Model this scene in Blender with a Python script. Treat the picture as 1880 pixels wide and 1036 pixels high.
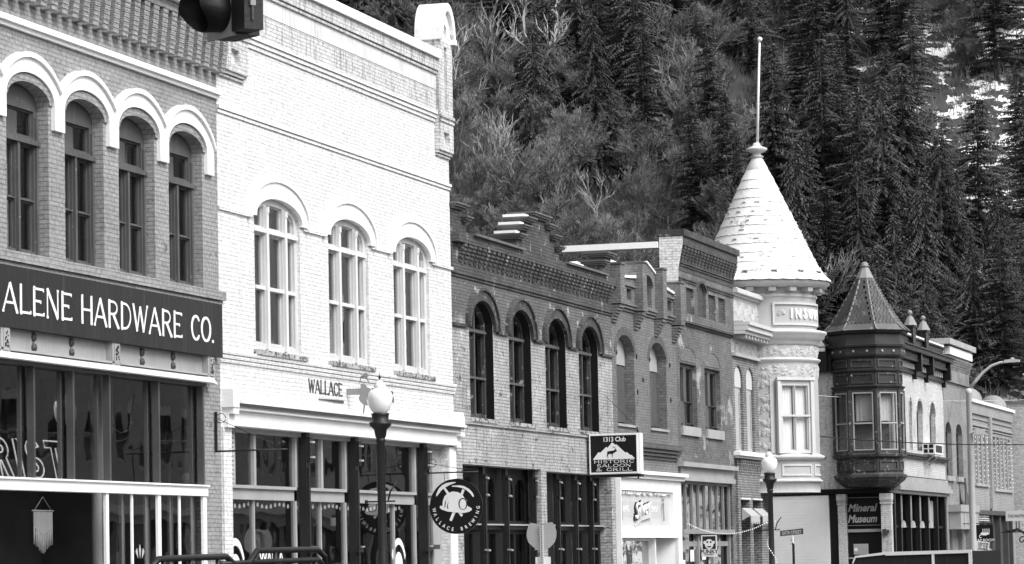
import bpy, math, random
from mathutils import Vector, Matrix, noise
from mathutils.geometry import tessellate_polygon
random.seed(7)
PI = math.pi
sc = bpy.context.scene
COL = sc.collection
for o in list(bpy.data.objects): bpy.data.objects.remove(o)

# ------------------------------------------------------------------ camera
EYE = Vector((22.3, 0.0, 1.7))
CAMROT = Matrix(((0.9617591772334334, 0.042797409071799464, 0.2705321917702406),
                 (0.2730579435265281, -0.07258893295105669, -0.9592550267213044),
                 (-0.021415986653259188, 0.9964432891990231, -0.08149924494067028)))
cam_d = bpy.data.cameras.new('camera')
cam_d.sensor_width = 36; cam_d.lens = 36*6211/1880.0
cam_d.clip_start = 0.5; cam_d.clip_end = 3000
cam = bpy.data.objects.new('camera', cam_d); COL.objects.link(cam)
M4 = CAMROT.to_4x4(); M4.translation = EYE
cam.matrix_world = M4
sc.camera = cam

# ------------------------------------------------------------------ light
SUN_EL, SUN_AZ = math.radians(48), math.radians(112)      # azimuth from +Y towards +X
w = bpy.data.worlds.new('World'); sc.world = w; w.use_nodes = True
nt = w.node_tree; nt.nodes.clear()
sky = nt.nodes.new('ShaderNodeTexSky'); sky.sky_type = 'NISHITA'; sky.sun_disc = False
sky.sun_elevation = SUN_EL; sky.sun_rotation = SUN_AZ; sky.dust_density = 4.0
bw = nt.nodes.new('ShaderNodeRGBToBW'); bg = nt.nodes.new('ShaderNodeBackground')
wo = nt.nodes.new('ShaderNodeOutputWorld'); bg.inputs['Strength'].default_value = 0.15
nt.links.new(sky.outputs[0], bw.inputs[0]); nt.links.new(bw.outputs[0], bg.inputs['Color']); nt.links.new(bg.outputs[0], wo.inputs[0])
sd = bpy.data.lights.new('sun', 'SUN'); sd.energy = 1.5; sd.angle = math.radians(30); sd.color = (1, 1, 1)
sun = bpy.data.objects.new('sun', sd); COL.objects.link(sun)
sdir = Vector((math.sin(SUN_AZ)*math.cos(SUN_EL), math.cos(SUN_AZ)*math.cos(SUN_EL), math.sin(SUN_EL)))
sun.rotation_euler = sdir.to_track_quat('Z', 'Y').to_euler(); sun.location = (30, 40, 60)
sc.view_settings.view_transform = 'Standard'; sc.view_settings.look = 'None'
sc.view_settings.exposure = 0.85; sc.view_settings.gamma = 1
sc.cycles.max_bounces = 7; sc.cycles.transparent_max_bounces = 10
try: sc.cycles.use_denoising = True; sc.cycles.denoising_input_passes = 'RGB_ALBEDO_NORMAL'; sc.cycles.denoising_prefilter = 'ACCURATE'
except Exception: pass

# ------------------------------------------------------------------ materials
MATS = {}
def N(t, typ, **kw):
    n = t.nodes.new(typ)
    for k, v in kw.items(): setattr(n, k, v)
    return n
def g3(v): return (v, v, v, 1)
def base(name, v, rough=.7, spec=.3, metal=0.):
    m = bpy.data.materials.new(name); m.use_nodes = True; t = m.node_tree
    b = t.nodes['Principled BSDF']
    b.inputs['Base Color'].default_value = g3(v); b.inputs['Roughness'].default_value = rough
    b.inputs['Specular IOR Level'].default_value = spec; b.inputs['Metallic'].default_value = metal
    MATS[name] = m
    return m, t, b
def coords(t, mode='uz'):
    tc = N(t, 'ShaderNodeTexCoord')
    if mode == 'obj': return tc.outputs['Object']
    s = N(t, 'ShaderNodeSeparateXYZ'); t.links.new(tc.outputs['Object'], s.inputs[0])
    a = N(t, 'ShaderNodeMath', operation='ADD'); t.links.new(s.outputs[0], a.inputs[0]); t.links.new(s.outputs[1], a.inputs[1])
    c = N(t, 'ShaderNodeCombineXYZ'); t.links.new(a.outputs[0], c.inputs[0]); t.links.new(s.outputs[2], c.inputs[1])
    return c.outputs[0]
def nz(t, vec, scale, detail=4, stretch=None, rough=.55):
    n = N(t, 'ShaderNodeTexNoise'); n.inputs['Scale'].default_value = scale; n.inputs['Detail'].default_value = detail
    n.inputs['Roughness'].default_value = rough
    if stretch:
        mp = N(t, 'ShaderNodeMapping'); mp.inputs['Scale'].default_value = stretch
        t.links.new(vec, mp.inputs[0]); vec = mp.outputs[0]
    t.links.new(vec, n.inputs['Vector']); return n.outputs['Fac']
def ramp(t, fac, lo, hi, a=0., b=1.):
    r = N(t, 'ShaderNodeMapRange'); r.inputs[1].default_value = lo; r.inputs[2].default_value = hi
    r.inputs[3].default_value = a; r.inputs[4].default_value = b; t.links.new(fac, r.inputs[0]); return r.outputs[0]
def mixv(t, fac, a, b, mode='MIX'):
    m = N(t, 'ShaderNodeMixRGB'); m.blend_type = mode
    for i, x in ((0, fac), (1, a), (2, b)):
        if isinstance(x, (int, float)): m.inputs[i].default_value = x if i == 0 else g3(x)
        else: t.links.new(x, m.inputs[i])
    return m.outputs[0]
def bumpn(t, b, h, dist, strength=1.):
    n = N(t, 'ShaderNodeBump'); n.inputs['Distance'].default_value = dist; n.inputs['Strength'].default_value = strength
    t.links.new(h, n.inputs['Height']); t.links.new(n.outputs[0], b.inputs['Normal'])
def paint(name, v, var=.12, rough=.6, spec=.3, wear=None, scale=1.2, metal=0., streak=None, bump=.004):
    """flat colour broken by noise; wear=(value, threshold, scale) chips; streak=(value, amount) vertical drips"""
    m, t, b = base(name, v, rough, spec, metal)
    uv = coords(t, 'obj')
    c = mixv(t, ramp(t, nz(t, uv, scale, 6), .3, .7), v*(1-var), min(1, v*(1+var)))
    fine = nz(t, uv, 22, 3)
    c = mixv(t, ramp(t, fine, .35, .7, 0, .22), c, v*.72)
    if streak:
        s = nz(t, uv, 1.0, 3, (13, 13, .7)); c = mixv(t, ramp(t, s, .55, .75, 0, streak[1]), c, streak[0])
    if wear:
        c = mixv(t, ramp(t, nz(t, uv, wear[2], 5, None, .65), wear[1], wear[1]+.05), c, wear[0])
    t.links.new(c, b.inputs['Base Color'])
    bumpn(t, b, fine, bump)
    return m
def brick(name, c1, c2, mortar, var=.2, msize=.012, wear=None, wear2=None, drip=None, split=None, bump=.012, rough=.85):
    m, t, b = base(name, c1, rough, .2)
    uv = coords(t)
    # slight waviness so courses are not laser straight
    wob = N(t, 'ShaderNodeVectorMath', operation='SCALE'); wn = N(t, 'ShaderNodeTexNoise'); wn.inputs['Scale'].default_value = 1.3
    t.links.new(uv, wn.inputs['Vector']); t.links.new(wn.outputs['Color'], wob.inputs[0]); wob.inputs['Scale'].default_value = .035
    ad = N(t, 'ShaderNodeVectorMath', operation='ADD'); t.links.new(uv, ad.inputs[0]); t.links.new(wob.outputs[0], ad.inputs[1])
    br = N(t, 'ShaderNodeTexBrick'); br.inputs['Scale'].default_value = 1; br.inputs['Brick Width'].default_value = .215
    br.inputs['Row Height'].default_value = .0775; br.inputs['Mortar Size'].default_value = msize; br.inputs['Mortar Smooth'].default_value = .3
    br.inputs['Color1'].default_value = g3(c1); br.inputs['Color2'].default_value = g3(c2); br.inputs['Mortar'].default_value = g3(mortar)
    t.links.new(ad.outputs[0], br.inputs['Vector'])
    c = mixv(t, ramp(t, nz(t, uv, 2.2, 6, None, .7), .38, .62, .25, 1.), mixv(t, ramp(t, nz(t, uv, 6, 2), .3, .7), c1, c2), br.outputs['Color'])
    if split:   # (z, value factor above, noise spread): grime / paint boundary, ragged
        s = N(t, 'ShaderNodeSeparateXYZ'); t.links.new(uv, s.inputs[0])
        q = N(t, 'ShaderNodeMath', operation='MULTIPLY_ADD'); t.links.new(nz(t, uv, .8, 5), q.inputs[0]); q.inputs[1].default_value = split[2]
        t.links.new(s.outputs[1], q.inputs[2])
        f = ramp(t, q.outputs[0], split[0]+split[2]*.5-.12, split[0]+split[2]*.5+.12)
        c = mixv(t, f, c, mixv(t, 1., c, split[1], 'MULTIPLY'))
    c = mixv(t, ramp(t, nz(t, uv, .55, 7), .3, .72), mixv(t, 1., c, 1-var, 'MULTIPLY'), c)
    c = mixv(t, ramp(t, nz(t, uv, 9, 5), .42, .7, 0, .7), c, mixv(t, 1., c, .55, 'MULTIPLY'))
    if wear: c = mixv(t, ramp(t, nz(t, uv, wear[2], 7, None, .7), wear[1], wear[1]+.07, 0, wear[3] if len(wear) > 3 else 1), c, wear[0])
    if wear2: c = mixv(t, ramp(t, nz(t, uv, wear2[2], 6, (1, 1.6, 1), .7), wear2[1], wear2[1]+.05), c, wear2[0])
    if drip: c = mixv(t, ramp(t, nz(t, uv, 1, 5, (9, .8, 1), .6), drip[1], drip[1]+.12, 0, drip[2]), c, drip[0])
    t.links.new(c, b.inputs['Base Color'])
    hh = N(t, 'ShaderNodeMath', operation='MULTIPLY_ADD'); t.links.new(br.outputs['Fac'], hh.inputs[0]); hh.inputs[1].default_value = -1.
    t.links.new(ramp(t, nz(t, uv, 30, 3), 0, 1, 0, .5), hh.inputs[2])
    bumpn(t, b, hh.outputs[0], bump)
    return m
def glassm(name, tint=.55, rough=.02, wave=.02, refl=1.0):
    m = bpy.data.materials.new(name); m.use_nodes = True; t = m.node_tree; t.nodes.clear(); MATS[name] = m
    o = N(t, 'ShaderNodeOutputMaterial'); mx = N(t, 'ShaderNodeMixShader'); tr = N(t, 'ShaderNodeBsdfTransparent'); gl = N(t, 'ShaderNodeBsdfGlossy')
    tr.inputs[0].default_value = g3(tint); gl.inputs['Roughness'].default_value = rough; gl.inputs[0].default_value = g3(.9)
    fr = N(t, 'ShaderNodeFresnel'); ge = N(t, 'ShaderNodeNewGeometry'); t.links.new(ramp(t, ge.outputs['Backfacing'], 0, 1, 1.5, 1/1.5), fr.inputs[0])
    ml = N(t, 'ShaderNodeMath', operation='MULTIPLY'); ml.inputs[1].default_value = 1.25*refl
    t.links.new(fr.outputs[0], ml.inputs[0]); t.links.new(ml.outputs[0], mx.inputs[0])
    t.links.new(tr.outputs[0], mx.inputs[1]); t.links.new(gl.outputs[0], mx.inputs[2]); t.links.new(mx.outputs[0], o.inputs[0])
    bn = N(t, 'ShaderNodeBump'); bn.inputs['Distance'].default_value = wave
    t.links.new(nz(t, coords(t, 'obj'), .9, 1), bn.inputs['Height']); t.links.new(bn.outputs[0], gl.inputs['Normal'])
    return m

brick('brick_grey', .38, .33, .22, var=.22, wear=(.15, .6, 5, .8), wear2=(.11, .62, 1.4))
brick('brick_white', .79, .75, .53, var=.07, msize=.008, wear=(.5, .6, 5, .55), drip=(.46, .52, .4), bump=.01)
brick('brick_white_stained', .7, .66, .36, var=.14, msize=.011, wear=(.3, .56, 6, .8), drip=(.2, .52, .75), bump=.01)
paint('stucco_stained', .62, .14, wear=(.3, .68, 6), streak=(.2, .6))
brick('brick_saloon', .56, .44, .2, var=.35, wear=(.58, .57, 2.2, .7), wear2=(.1, .58, 2.6), drip=(.1, .55, .65), split=(7.15, .36, .9))
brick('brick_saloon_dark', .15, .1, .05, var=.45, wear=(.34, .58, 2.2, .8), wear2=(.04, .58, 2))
brick('brick_silver', .27, .19, .17, var=.35, wear=(.12, .56, 1.1, .8), wear2=(.42, .64, 3))
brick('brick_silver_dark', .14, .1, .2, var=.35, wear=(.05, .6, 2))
brick('brick_market', .2, .13, .3, var=.4, wear=(.44, .56, .9, .75), wear2=(.08, .6, 2.6))
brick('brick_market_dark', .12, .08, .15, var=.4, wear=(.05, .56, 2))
brick('brick_whitewash', .88, .86, .5, var=.08, wear=(.3, .6, 4, .8))
brick('brick_bank', .2, .14, .5, var=.3, msize=.014)
brick('brick_museum', .7, .64, .5, var=.14, wear=(.34, .56, 1.1, .7), drip=(.25, .54, .7))
brick('brick_end', .36, .31, .26, var=.25, wear=(.16, .53, .6, .85))
brick('brick_tap', .45, .38, .25, var=.25, wear=(.25, .62, 1.5))
brick('brick_rough_white', .75, .5, .4, var=.25, wear=(.3, .58, 5, .8))
brick('brick_plain', .3, .25, .2, var=.2)
paint('white_paint', .76, .06, wear=(.45, .76, 5))
paint('white_trim', .78, .05, wear=(.4, .74, 7), streak=(.5, .25))
paint('pale_trim', .64, .06, wear=(.4, .7, 7)); paint('offwhite_paint', .54, .08, wear=(.4, .73, 5), streak=(.4, .4))
paint('pale_stone', .4, .08, wear=(.38, .74, 4), streak=(.35, .35))
paint('pale_relief', .46, .12, wear=(.35, .7, 9), streak=(.3, .4), bump=.01)
paint('grey_wood', .08, .2, wear=(.22, .66, 9), streak=(.2, .4))
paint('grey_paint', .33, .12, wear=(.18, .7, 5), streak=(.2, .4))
paint('midgrey_paint', .24, .12, wear=(.12, .7, 5))
paint('board_grey', .36, .1, wear=(.25, .7, 2))
paint('dark_wood', .06, .25, wear=(.25, .68, 8), rough=.5)
paint('black_paint', .007, .2, rough=.5, spec=.25)
paint('black_iron', .012, .3, rough=.5, spec=.35, wear=(.05, .65, 10))
paint('sign_dark', .016, .12, rough=.55, spec=.3, streak=(.05, .8), wear=(.03, .66, 5))
paint('dark_flashing', .12, .3, wear=(.4, .66, 5))
paint('dark_paint_worn', .045, .5, wear=(.3, .6, 6), streak=(.12, .5))
paint('brown_dark', .035, .3, wear=(.14, .68, 7))
paint('stone_sill', .34, .15, wear=(.2, .66, 5))
paint('mossy_stone', .4, .3, wear=(.07, .5, 9))
paint('snow', .9, .03, rough=.6)
paint('roof_metal_white', .74, .1, wear=(.4, .6, 3.5), streak=(.45, .7), rough=.6)
paint('shingle', .11, .25, wear=(.2, .58, 3), bump=.01)
paint('concrete', .36, .12, wear=(.25, .65, 3))
paint('asphalt', .055, .2, wear=(.09, .6, 12), rough=.9)
paint('steel', .42, .1, rough=.4, spec=.5, metal=.3)
paint('galv', .5, .08, rough=.5)
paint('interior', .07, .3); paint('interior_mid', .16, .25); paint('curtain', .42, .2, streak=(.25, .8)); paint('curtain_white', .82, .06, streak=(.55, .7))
paint('rope', .55, .1, streak=(.25, .6)); paint('plant', .05, .3)
glassm('glass', .72, .015, .006, 1.0); glassm('glass_dark', .5, .02, .004, .6); glassm('glass_old', .7, .02, .008, .8)
glassm('glass_clear', .92, .02, .004, .7)
def emis(name, v, s):
    m, t, b = base(name, v); b.inputs['Emission Color'].default_value = g3(1); b.inputs['Emission Strength'].default_value = s
emis('bulb', .9, .5); emis('neon', .9, .45)
m, t, b = base('globe', .82, .25, .5); b.inputs['Subsurface Weight'].default_value = .3
m, t, b = base('globe_clear', .8, .2, .5)
def tintv(name, v0, v1, sc_, rough=.9):
    m, t, b = base(name, v0, rough, .1)
    oi = N(t, 'ShaderNodeObjectInfo')
    c = mixv(t, ramp(t, nz(t, coords(t, 'obj'), sc_, 3), .35, .65), v0, v1)
    c = mixv(t, oi.outputs['Random'], mixv(t, 1., c, .5, 'MULTIPLY'), mixv(t, 1., c, 1.0, 'MULTIPLY'))
    t.links.new(c, b.inputs['Base Color'])
tintv('needles', .048, .12, .8); tintv('needles_pale', .08, .17, .9); tintv('bark', .07, .14, 3); tintv('twig', .15, .33, .5); tintv('twig_bright', .3, .46, 1); tintv('twig_mid', .14, .26, .7); tintv('brushwood', .15, .38, .3)
MM = MATS

# ------------------------------------------------------------------ mesh builder
Z = Vector((0, 0, 1))
class Fr:
    def __init__(s, o, u): s.o = Vector(o); s.u = Vector(u).normalized(); s.n = s.u.cross(Z)
    def p(s, u, v, w): return s.o + s.u*u + Z*v + s.n*w
FX = Fr((0, 0, 0), (0, 1, 0))
def fy(Y): return Fr((0, Y, 0), (1, 0, 0))
def rect(u0, v0, u1, v1): return [(u0, v0), (u1, v0), (u1, v1), (u0, v1)]
def archp(u0, u1, vs, rise, n=14):
    uc, a = (u0+u1)/2, (u1-u0)/2
    return [(uc+a*math.cos(PI*i/n), vs+rise*math.sin(PI*i/n)) for i in range(n+1)]
def opening(u0, u1, v0, vs, rise=0, n=14):
    if rise <= 0: return rect(u0, v0, u1, vs)
    return [(u0, v0), (u1, v0)] + archp(u0, u1, vs, rise, n)
def light(u0, u1, v0, top, n=7):
    return [(u0, v0), (u1, v0)] + [(u1+(u0-u1)*i/n, top(u1+(u0-u1)*i/n)) for i in range(n+1)]
class MB:
    def __init__(s, fr=FX): s.v = []; s.f = []; s.sm = []; s.fr = fr
    def add(s, vs, fs, smooth=False):
        k = len(s.v); s.v += [Vector(x) for x in vs]; s.f += [tuple(i+k for i in f) for f in fs]; s.sm += [smooth]*len(fs)
    def pts(s, l): return [s.fr.p(*x) for x in l]
    def box(s, u0, u1, v0, v1, w0, w1):
        if u0 > u1: u0, u1 = u1, u0
        P = s.pts([(u, v, w) for u in (u0, u1) for v in (v0, v1) for w in (w0, w1)])
        s.add(P, [(0, 1, 3, 2), (4, 6, 7, 5), (0, 4, 5, 1), (2, 3, 7, 6), (0, 2, 6, 4), (1, 5, 7, 3)])
        return s
    def prism(s, outline, w0, w1, holes=(), caps=True, back=True):
        loops = [outline]+list(holes); flat = [p for l in loops for p in l]; n = len(flat)
        tris = tessellate_polygon([[Vector((a, b, 0)) for a, b in l] for l in loops])
        P = s.pts([(a, b, w1) for a, b in flat]) + s.pts([(a, b, w0) for a, b in flat])
        F = []
        def ccw(t):
            (ax, ay), (bx, by), (cx, cy) = (flat[i] for i in t)
            return t if (bx-ax)*(cy-ay)-(by-ay)*(cx-ax) > 0 else (t[0], t[2], t[1])
        for t_ in tris:
            t_ = ccw(tuple(t_)); F.append(t_)
            if back: F.append(tuple(i+n for i in reversed(t_)))
        k = 0
        for li, l in enumerate(loops):
            area = sum(l[i][0]*l[(i+1) % len(l)][1]-l[(i+1) % len(l)][0]*l[i][1] for i in range(len(l)))
            for i in range(len(l)):
                a, b = k+i, k+(i+1) % len(l)
                q = (a, a+n, b+n, b) if (area > 0) == (li == 0) else (a, b, b+n, a+n)
                F.append(q)
            k += len(l)
        s.add(P, F); return s
    def sheet(s, outline, w):
        tris = tessellate_polygon([[Vector((a, b, 0)) for a, b in outline]])
        s.add(s.pts([(a, b, w) for a, b in outline]), [tuple(x) for x in tris]); return s
    def tube(s, pts, r, n=6, r1=None, smooth=True, cap=True):
        pts = [Vector(p) for p in pts]; k = len(pts); V = []; F = []
        for i, p in enumerate(pts):
            d = (pts[min(i+1, k-1)]-pts[max(i-1, 0)]); d = d.normalized() if d.length > 1e-9 else Z
            a = d.orthogonal().normalized() if abs(d.z) > .9 else d.cross(Z).normalized()
            if abs(d.z) > .9: a = (Vector((1, 0, 0))-d*d.x).normalized()
            b = d.cross(a); rr = r if r1 is None else r+(r1-r)*i/(k-1)
            V += [p+(a*math.cos(2*PI*j/n)+b*math.sin(2*PI*j/n))*rr for j in range(n)]
        for i in range(k-1):
            for j in range(n): F.append((i*n+j, i*n+(j+1) % n, (i+1)*n+(j+1) % n, (i+1)*n+j))
        if cap: F += [tuple(reversed(range(n))), tuple(range((k-1)*n, k*n))]
        s.add(V, F, smooth); return s
    def lathe(s, c, prof, n=24, smooth=True, a0=0, a1=2*PI):
        c = Vector(c); full = abs(a1-a0-2*PI) < 1e-6; m = n if full else n+1; V = []; F = []
        for r, z in prof: V += [c+Vector((r*math.cos(a0+(a1-a0)*j/n), r*math.sin(a0+(a1-a0)*j/n), z)) for j in range(m)]
        for i in range(len(prof)-1):
            for j in range(n):
                a, b = i*m+j, i*m+(j+1) % m
                F.append((a, b, b+m, a+m))
        s.add(V, F, smooth); return s
    def build(s, name, mat, parent=None, **kw):
        me = bpy.data.meshes.new(name); me.from_pydata([tuple(v) for v in s.v], [], s.f)
        me.polygons.foreach_set('use_smooth', s.sm); me.update()
        if mat: me.materials.append(MM[mat] if isinstance(mat, str) else mat)
        o = bpy.data.objects.new(name, me); COL.objects.link(o)
        if parent:
            o.parent = parent; o.matrix_parent_inverse = parent_inv(parent)
        for k, v in kw.items(): o[k] = v
        return o
def parent_inv(p):
    m = Matrix.Identity(4); q = p; chain = []
    while q: chain.append(q); q = q.parent
    for q in reversed(chain): m = m @ (q.matrix_parent_inverse @ q.matrix_basis)
    return m.inverted()
def thing(name, label, cat, loc=(0, 0, 0), group=None, rz=0):
    o = bpy.data.objects.new(name, None); o.location = loc; o.rotation_euler = (0, 0, rz); COL.objects.link(o); o.empty_display_size = .3
    o['label'] = label; o['category'] = cat
    if group: o['group'] = group
    return o
def tag(o, label, cat, group=None):
    o['label'] = label; o['category'] = cat
    if group: o['group'] = group
    return o
def struct(o, kind='structure'): o['kind'] = kind; return o

# ------------------------------------------------------------------ lettering
def text_obj(txt, fr, u, v, w, size, mat, parent, name='lettering', sx=1., bold=0., align='CENTER', shear=0., depth=.004, rot=0.):
    cu = bpy.data.curves.new(name, 'FONT'); cu.body = txt; cu.size = size; cu.align_x = align; cu.align_y = 'CENTER'
    cu.offset = bold; cu.extrude = depth; cu.shear = shear; cu.resolution_u = 3
    tmp = bpy.data.objects.new('tmp', cu); COL.objects.link(tmp)
    dg = bpy.context.evaluated_depsgraph_get(); dg.update()
    me = bpy.data.meshes.new_from_object(tmp.evaluated_get(dg)); bpy.data.objects.remove(tmp)
    c, s = math.cos(rot), math.sin(rot)
    for q in me.vertices:
        x, y = q.co.x*sx, q.co.y
        q.co = fr.p(u+x*c-y*s, v+x*s+y*c, w+q.co.z)
    me.materials.clear(); me.materials.append(MM[mat])
    me.name = name
    o = bpy.data.objects.new(name, me); COL.objects.link(o)
    if parent: o.parent = parent; o.matrix_parent_inverse = parent_inv(parent)
    return o
def arcp(cx, cy, rx, ry, a0, a1, n=12): return [(cx+rx*math.cos(math.radians(a0+(a1-a0)*i/n)), cy+ry*math.sin(math.radians(a0+(a1-a0)*i/n))) for i in range(n+1)]
# strokes: (points, 'T' thick | 't' thin, serif start, serif end); serif 'h' horizontal bar, 'v' vertical flare, '' none
GL = {
 'A': (.9, [([(.05, 0), (.43, 1)], 't', 'h', ''), ([(.43, 1), (.82, 0)], 'T', '', 'h'), ([(.18, .32), (.7, .32)], 't', '', '')]),
 'L': (.75, [([(.14, 0), (.14, 1)], 'T', 'h', 'h'), ([(.1, .05), (.68, .05)], 't', '', 'v')]),
 'E': (.78, [([(.14, 0), (.14, 1)], 'T', 'h', 'h'), ([(.1, .05), (.68, .05)], 't', '', 'v'), ([(.1, .95), (.66, .95)], 't', '', 'v'), ([(.14, .52), (.5, .52)], 't', '', 'v')]),
 'N': (.86, [([(.12, 0), (.12, 1)], 't', 'h', 'h'), ([(.12, 1), (.72, 0)], 'T', '', ''), ([(.72, 0), (.72, 1)], 't', '', 'h')]),
 'H': (.9, [([(.14, 0), (.14, 1)], 'T', 'h', 'h'), ([(.74, 0), (.74, 1)], 'T', 'h', 'h'), ([(.14, .5), (.74, .5)], 't', '', '')]),
 'R': (.86, [([(.14, 0), (.14, 1)], 'T', 'h', 'h'), ([(.14, .96)] + arcp(.4, .73, .27, .23, 90, -90, 8) + [(.14, .5)], 't', '', ''), ([(.4, .5), (.75, 0)], 'T', '', 'h')]),
 'D': (.88, [([(.14, 0), (.14, 1)], 'T', 'h', 'h'), ([(.14, .96)] + arcp(.34, .5, .4, .46, 90, -90, 12) + [(.14, .04)], 't', '', '')]),
 'W': (1.15, [([(.06, 1), (.32, 0)], 'T', 'h', ''), ([(.32, 0), (.54, .95)], 't', '', ''), ([(.54, .95), (.78, 0)], 'T', '', ''), ([(.78, 0), (1.04, 1)], 't', '', 'h')]),
 'C': (.84, [(arcp(.46, .5, .34, .46, 45, 315, 16), 'T', 'v', 'v')]),
 'O': (.92, [(arcp(.46, .5, .36, .46, 0, 360, 20), 'T', '', '')]),
 'G': (.88, [(arcp(.46, .5, .34, .46, 45, 330, 16), 'T', 'v', ''), ([(.76, .08), (.76, .42)], 'T', '', 'h')]),
 'I': (.42, [([(.2, 0), (.2, 1)], 'T', 'h', 'h')]),
 'S': (.72, [(arcp(.36, .73, .24, .23, 30, 230, 9) + arcp(.36, .27, .26, .23, 60, -150, 9), 'T', 'v', 'v')]),
 'T': (.8, [([(.4, 0), (.4, 1)], 'T', 'h', ''), ([(.05, .95), (.75, .95)], 't', 'v', 'v')]),
 'B': (.82, [([(.14, 0), (.14, 1)], 'T', 'h', 'h'), ([(.14, .96)] + arcp(.38, .75, .24, .21, 90, -90, 8) + [(.14, .53)], 't', '', ''), ([(.14, .53)] + arcp(.4, .28, .28, .24, 90, -90, 8) + [(.14, .04)], 't', '', '')]),
 '&': (.95, [([(.85, 0), (.25, .68)] + arcp(.42, .8, .16, .16, 200, 0, 8) + [(.5, .6)] + arcp(.4, .26, .28, .24, 120, 300, 9) + [(.8, .5)], 'T', '', 'h')]),
 ' ': (.5, []), '.': (.3, [([(.12, .0), (.12, .12)], 'T', '', '')]),
}
def letters(txt, fr, u0, u1, v0, h, w, mat, parent, th=.15, tn=.075, serif=.1, depth=.006, widths=None, name='lettering', vfun=None):
    tot = sum(GL[c][0] for c in txt); mb = MB(fr); x = 0.; k = 0
    sx = (u1-u0)/tot
    for ch in txt:
        wd, st = GL[ch]
        for pts, kind, s0, s1 in st:
            t_ = (th if kind == 'T' else tn)*h*.5
            P = [(u0+(x+a)*sx, v0+b*h) for a, b in pts]
            L, R_ = [], []
            for i, p in enumerate(P):
                a = P[max(i-1, 0)]; b = P[min(i+1, len(P)-1)]
                dx, dy = b[0]-a[0], b[1]-a[1]; d = math.hypot(dx, dy) or 1
                nx, ny = -dy/d, dx/d
                if P[0] == P[-1] or (abs(P[0][0]-P[-1][0])+abs(P[0][1]-P[-1][1]) < 1e-6): pass
                tt = t_*(0.55+.45*abs(nx)) if kind == 'T' and len(P) > 3 else t_
                L.append((p[0]+nx*tt, p[1]+ny*tt)); R_.append((p[0]-nx*tt, p[1]-ny*tt))
            k += 1; d_ = depth+(k % 5)*.0006
            for i in range(len(P)-1):
                q = [L[i], R_[i], R_[i+1], L[i+1]]
                V = mb.pts([(a, b, w+d_) for a, b in q])+mb.pts([(a, b, w) for a, b in q])
                mb.add(V, [(0, 1, 2, 3), (0, 4, 5, 1), (2, 6, 7, 3), (1, 5, 6, 2), (3, 7, 4, 0)])
            for e, sf in ((0, s0), (-1, s1)):
                if not sf: continue
                px, py = P[e]; a_ = serif*h; k += 1; d2 = depth+.004+(k % 4)*.0006
                if sf == 'h': b_ = tn*h*.42; mb.box(px-a_, px+a_, py-b_ if py < v0+.5*h else py-b_*1.6, py+b_*1.6 if py < v0+.5*h else py+b_, w, w+d2)
                else:
                    b_ = tn*h*.4; s_ = 1 if py < v0+.5*h else -1
                    mb.box(px-b_, px+b_, min(py-b_, py+s_*a_*1.2), max(py+b_, py+s_*a_*1.2), w, w+d2)
        x += wd
    return mb.build(name, mat, parent)

# ------------------------------------------------------------------ building helpers
def window(par, fr, u0, u1, v0, vs, rise, wd, lights, fmat='grey_wood', gmat='glass_old', curtain=None, cas=.03, label=None, sill=None):
    mb = MB(fr); e = cas
    big = [[(u+(e if u > sum(q[0] for q in l)/len(l) else -e)*1., v+(e if v > sum(q[1] for q in l)/len(l) else -e)) for u, v in l] for l in lights]
    mb.prism(opening(u0, u1, v0, vs, rise), wd-.05, wd, big)
    s = .006
    mb.prism(opening(u0+s, u1-s, v0+s, vs, max(rise-s, 0) if rise else 0), wd-.11, wd-.052, lights)
    f = mb.build('window', fmat, par)
    MB(fr).sheet(opening(u0+.02, u1-.02, v0+.02, vs, max(rise-.02, 0)), wd-.08).build('glass', gmat, f)
    if curtain:
        for (a, b, c, d, mt) in curtain:
            cb = MB(fr); n = 14
            V = []; F = []
            for i in range(n+1):
                ww = wd-(.28 if d-c < 1.5 or mt != 'curtain_white' else .17)+.03*math.sin(i*2.1+a)
                V += [fr.p(a+(b-a)*i/n, c, ww), fr.p(a+(b-a)*i/n+(.1*(b-a) if 0 else 0), d, ww)]
            for i in range(n): F.append((2*i, 2*i+2, 2*i+3, 2*i+1))
            cb.add(V, F, True); cb.build('curtain', mt, f)
    if sill:
        MB(fr).box(u0-sill[0], u1+sill[0], v0-sill[1], v0, wd-.1, sill[2]).build('sill', sill[3], f)
    return f
def shell(par, y0, y1, zt, depth=12., t=.4, floorz=4.2, roofz=None, mats='interior', side='brick_plain', zb=0.15):
    """side walls, back wall, roof and floors behind a street wall"""
    rz = roofz if roofz else zt-.9
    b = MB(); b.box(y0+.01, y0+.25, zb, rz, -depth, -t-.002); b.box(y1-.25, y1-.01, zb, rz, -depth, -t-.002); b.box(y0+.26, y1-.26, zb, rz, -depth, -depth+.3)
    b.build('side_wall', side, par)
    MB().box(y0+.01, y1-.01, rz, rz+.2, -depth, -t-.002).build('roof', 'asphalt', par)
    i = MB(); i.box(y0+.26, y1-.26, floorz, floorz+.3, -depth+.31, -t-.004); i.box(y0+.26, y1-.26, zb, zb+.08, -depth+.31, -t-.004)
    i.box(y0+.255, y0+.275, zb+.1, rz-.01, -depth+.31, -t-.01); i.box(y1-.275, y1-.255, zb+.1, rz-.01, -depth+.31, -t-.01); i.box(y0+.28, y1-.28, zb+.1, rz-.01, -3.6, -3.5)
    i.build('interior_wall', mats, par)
def band(mb, y0, y1, z0, z1, w1, w0=-.01): mb.box(y0, y1, z0, z1, w0, w1)
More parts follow.
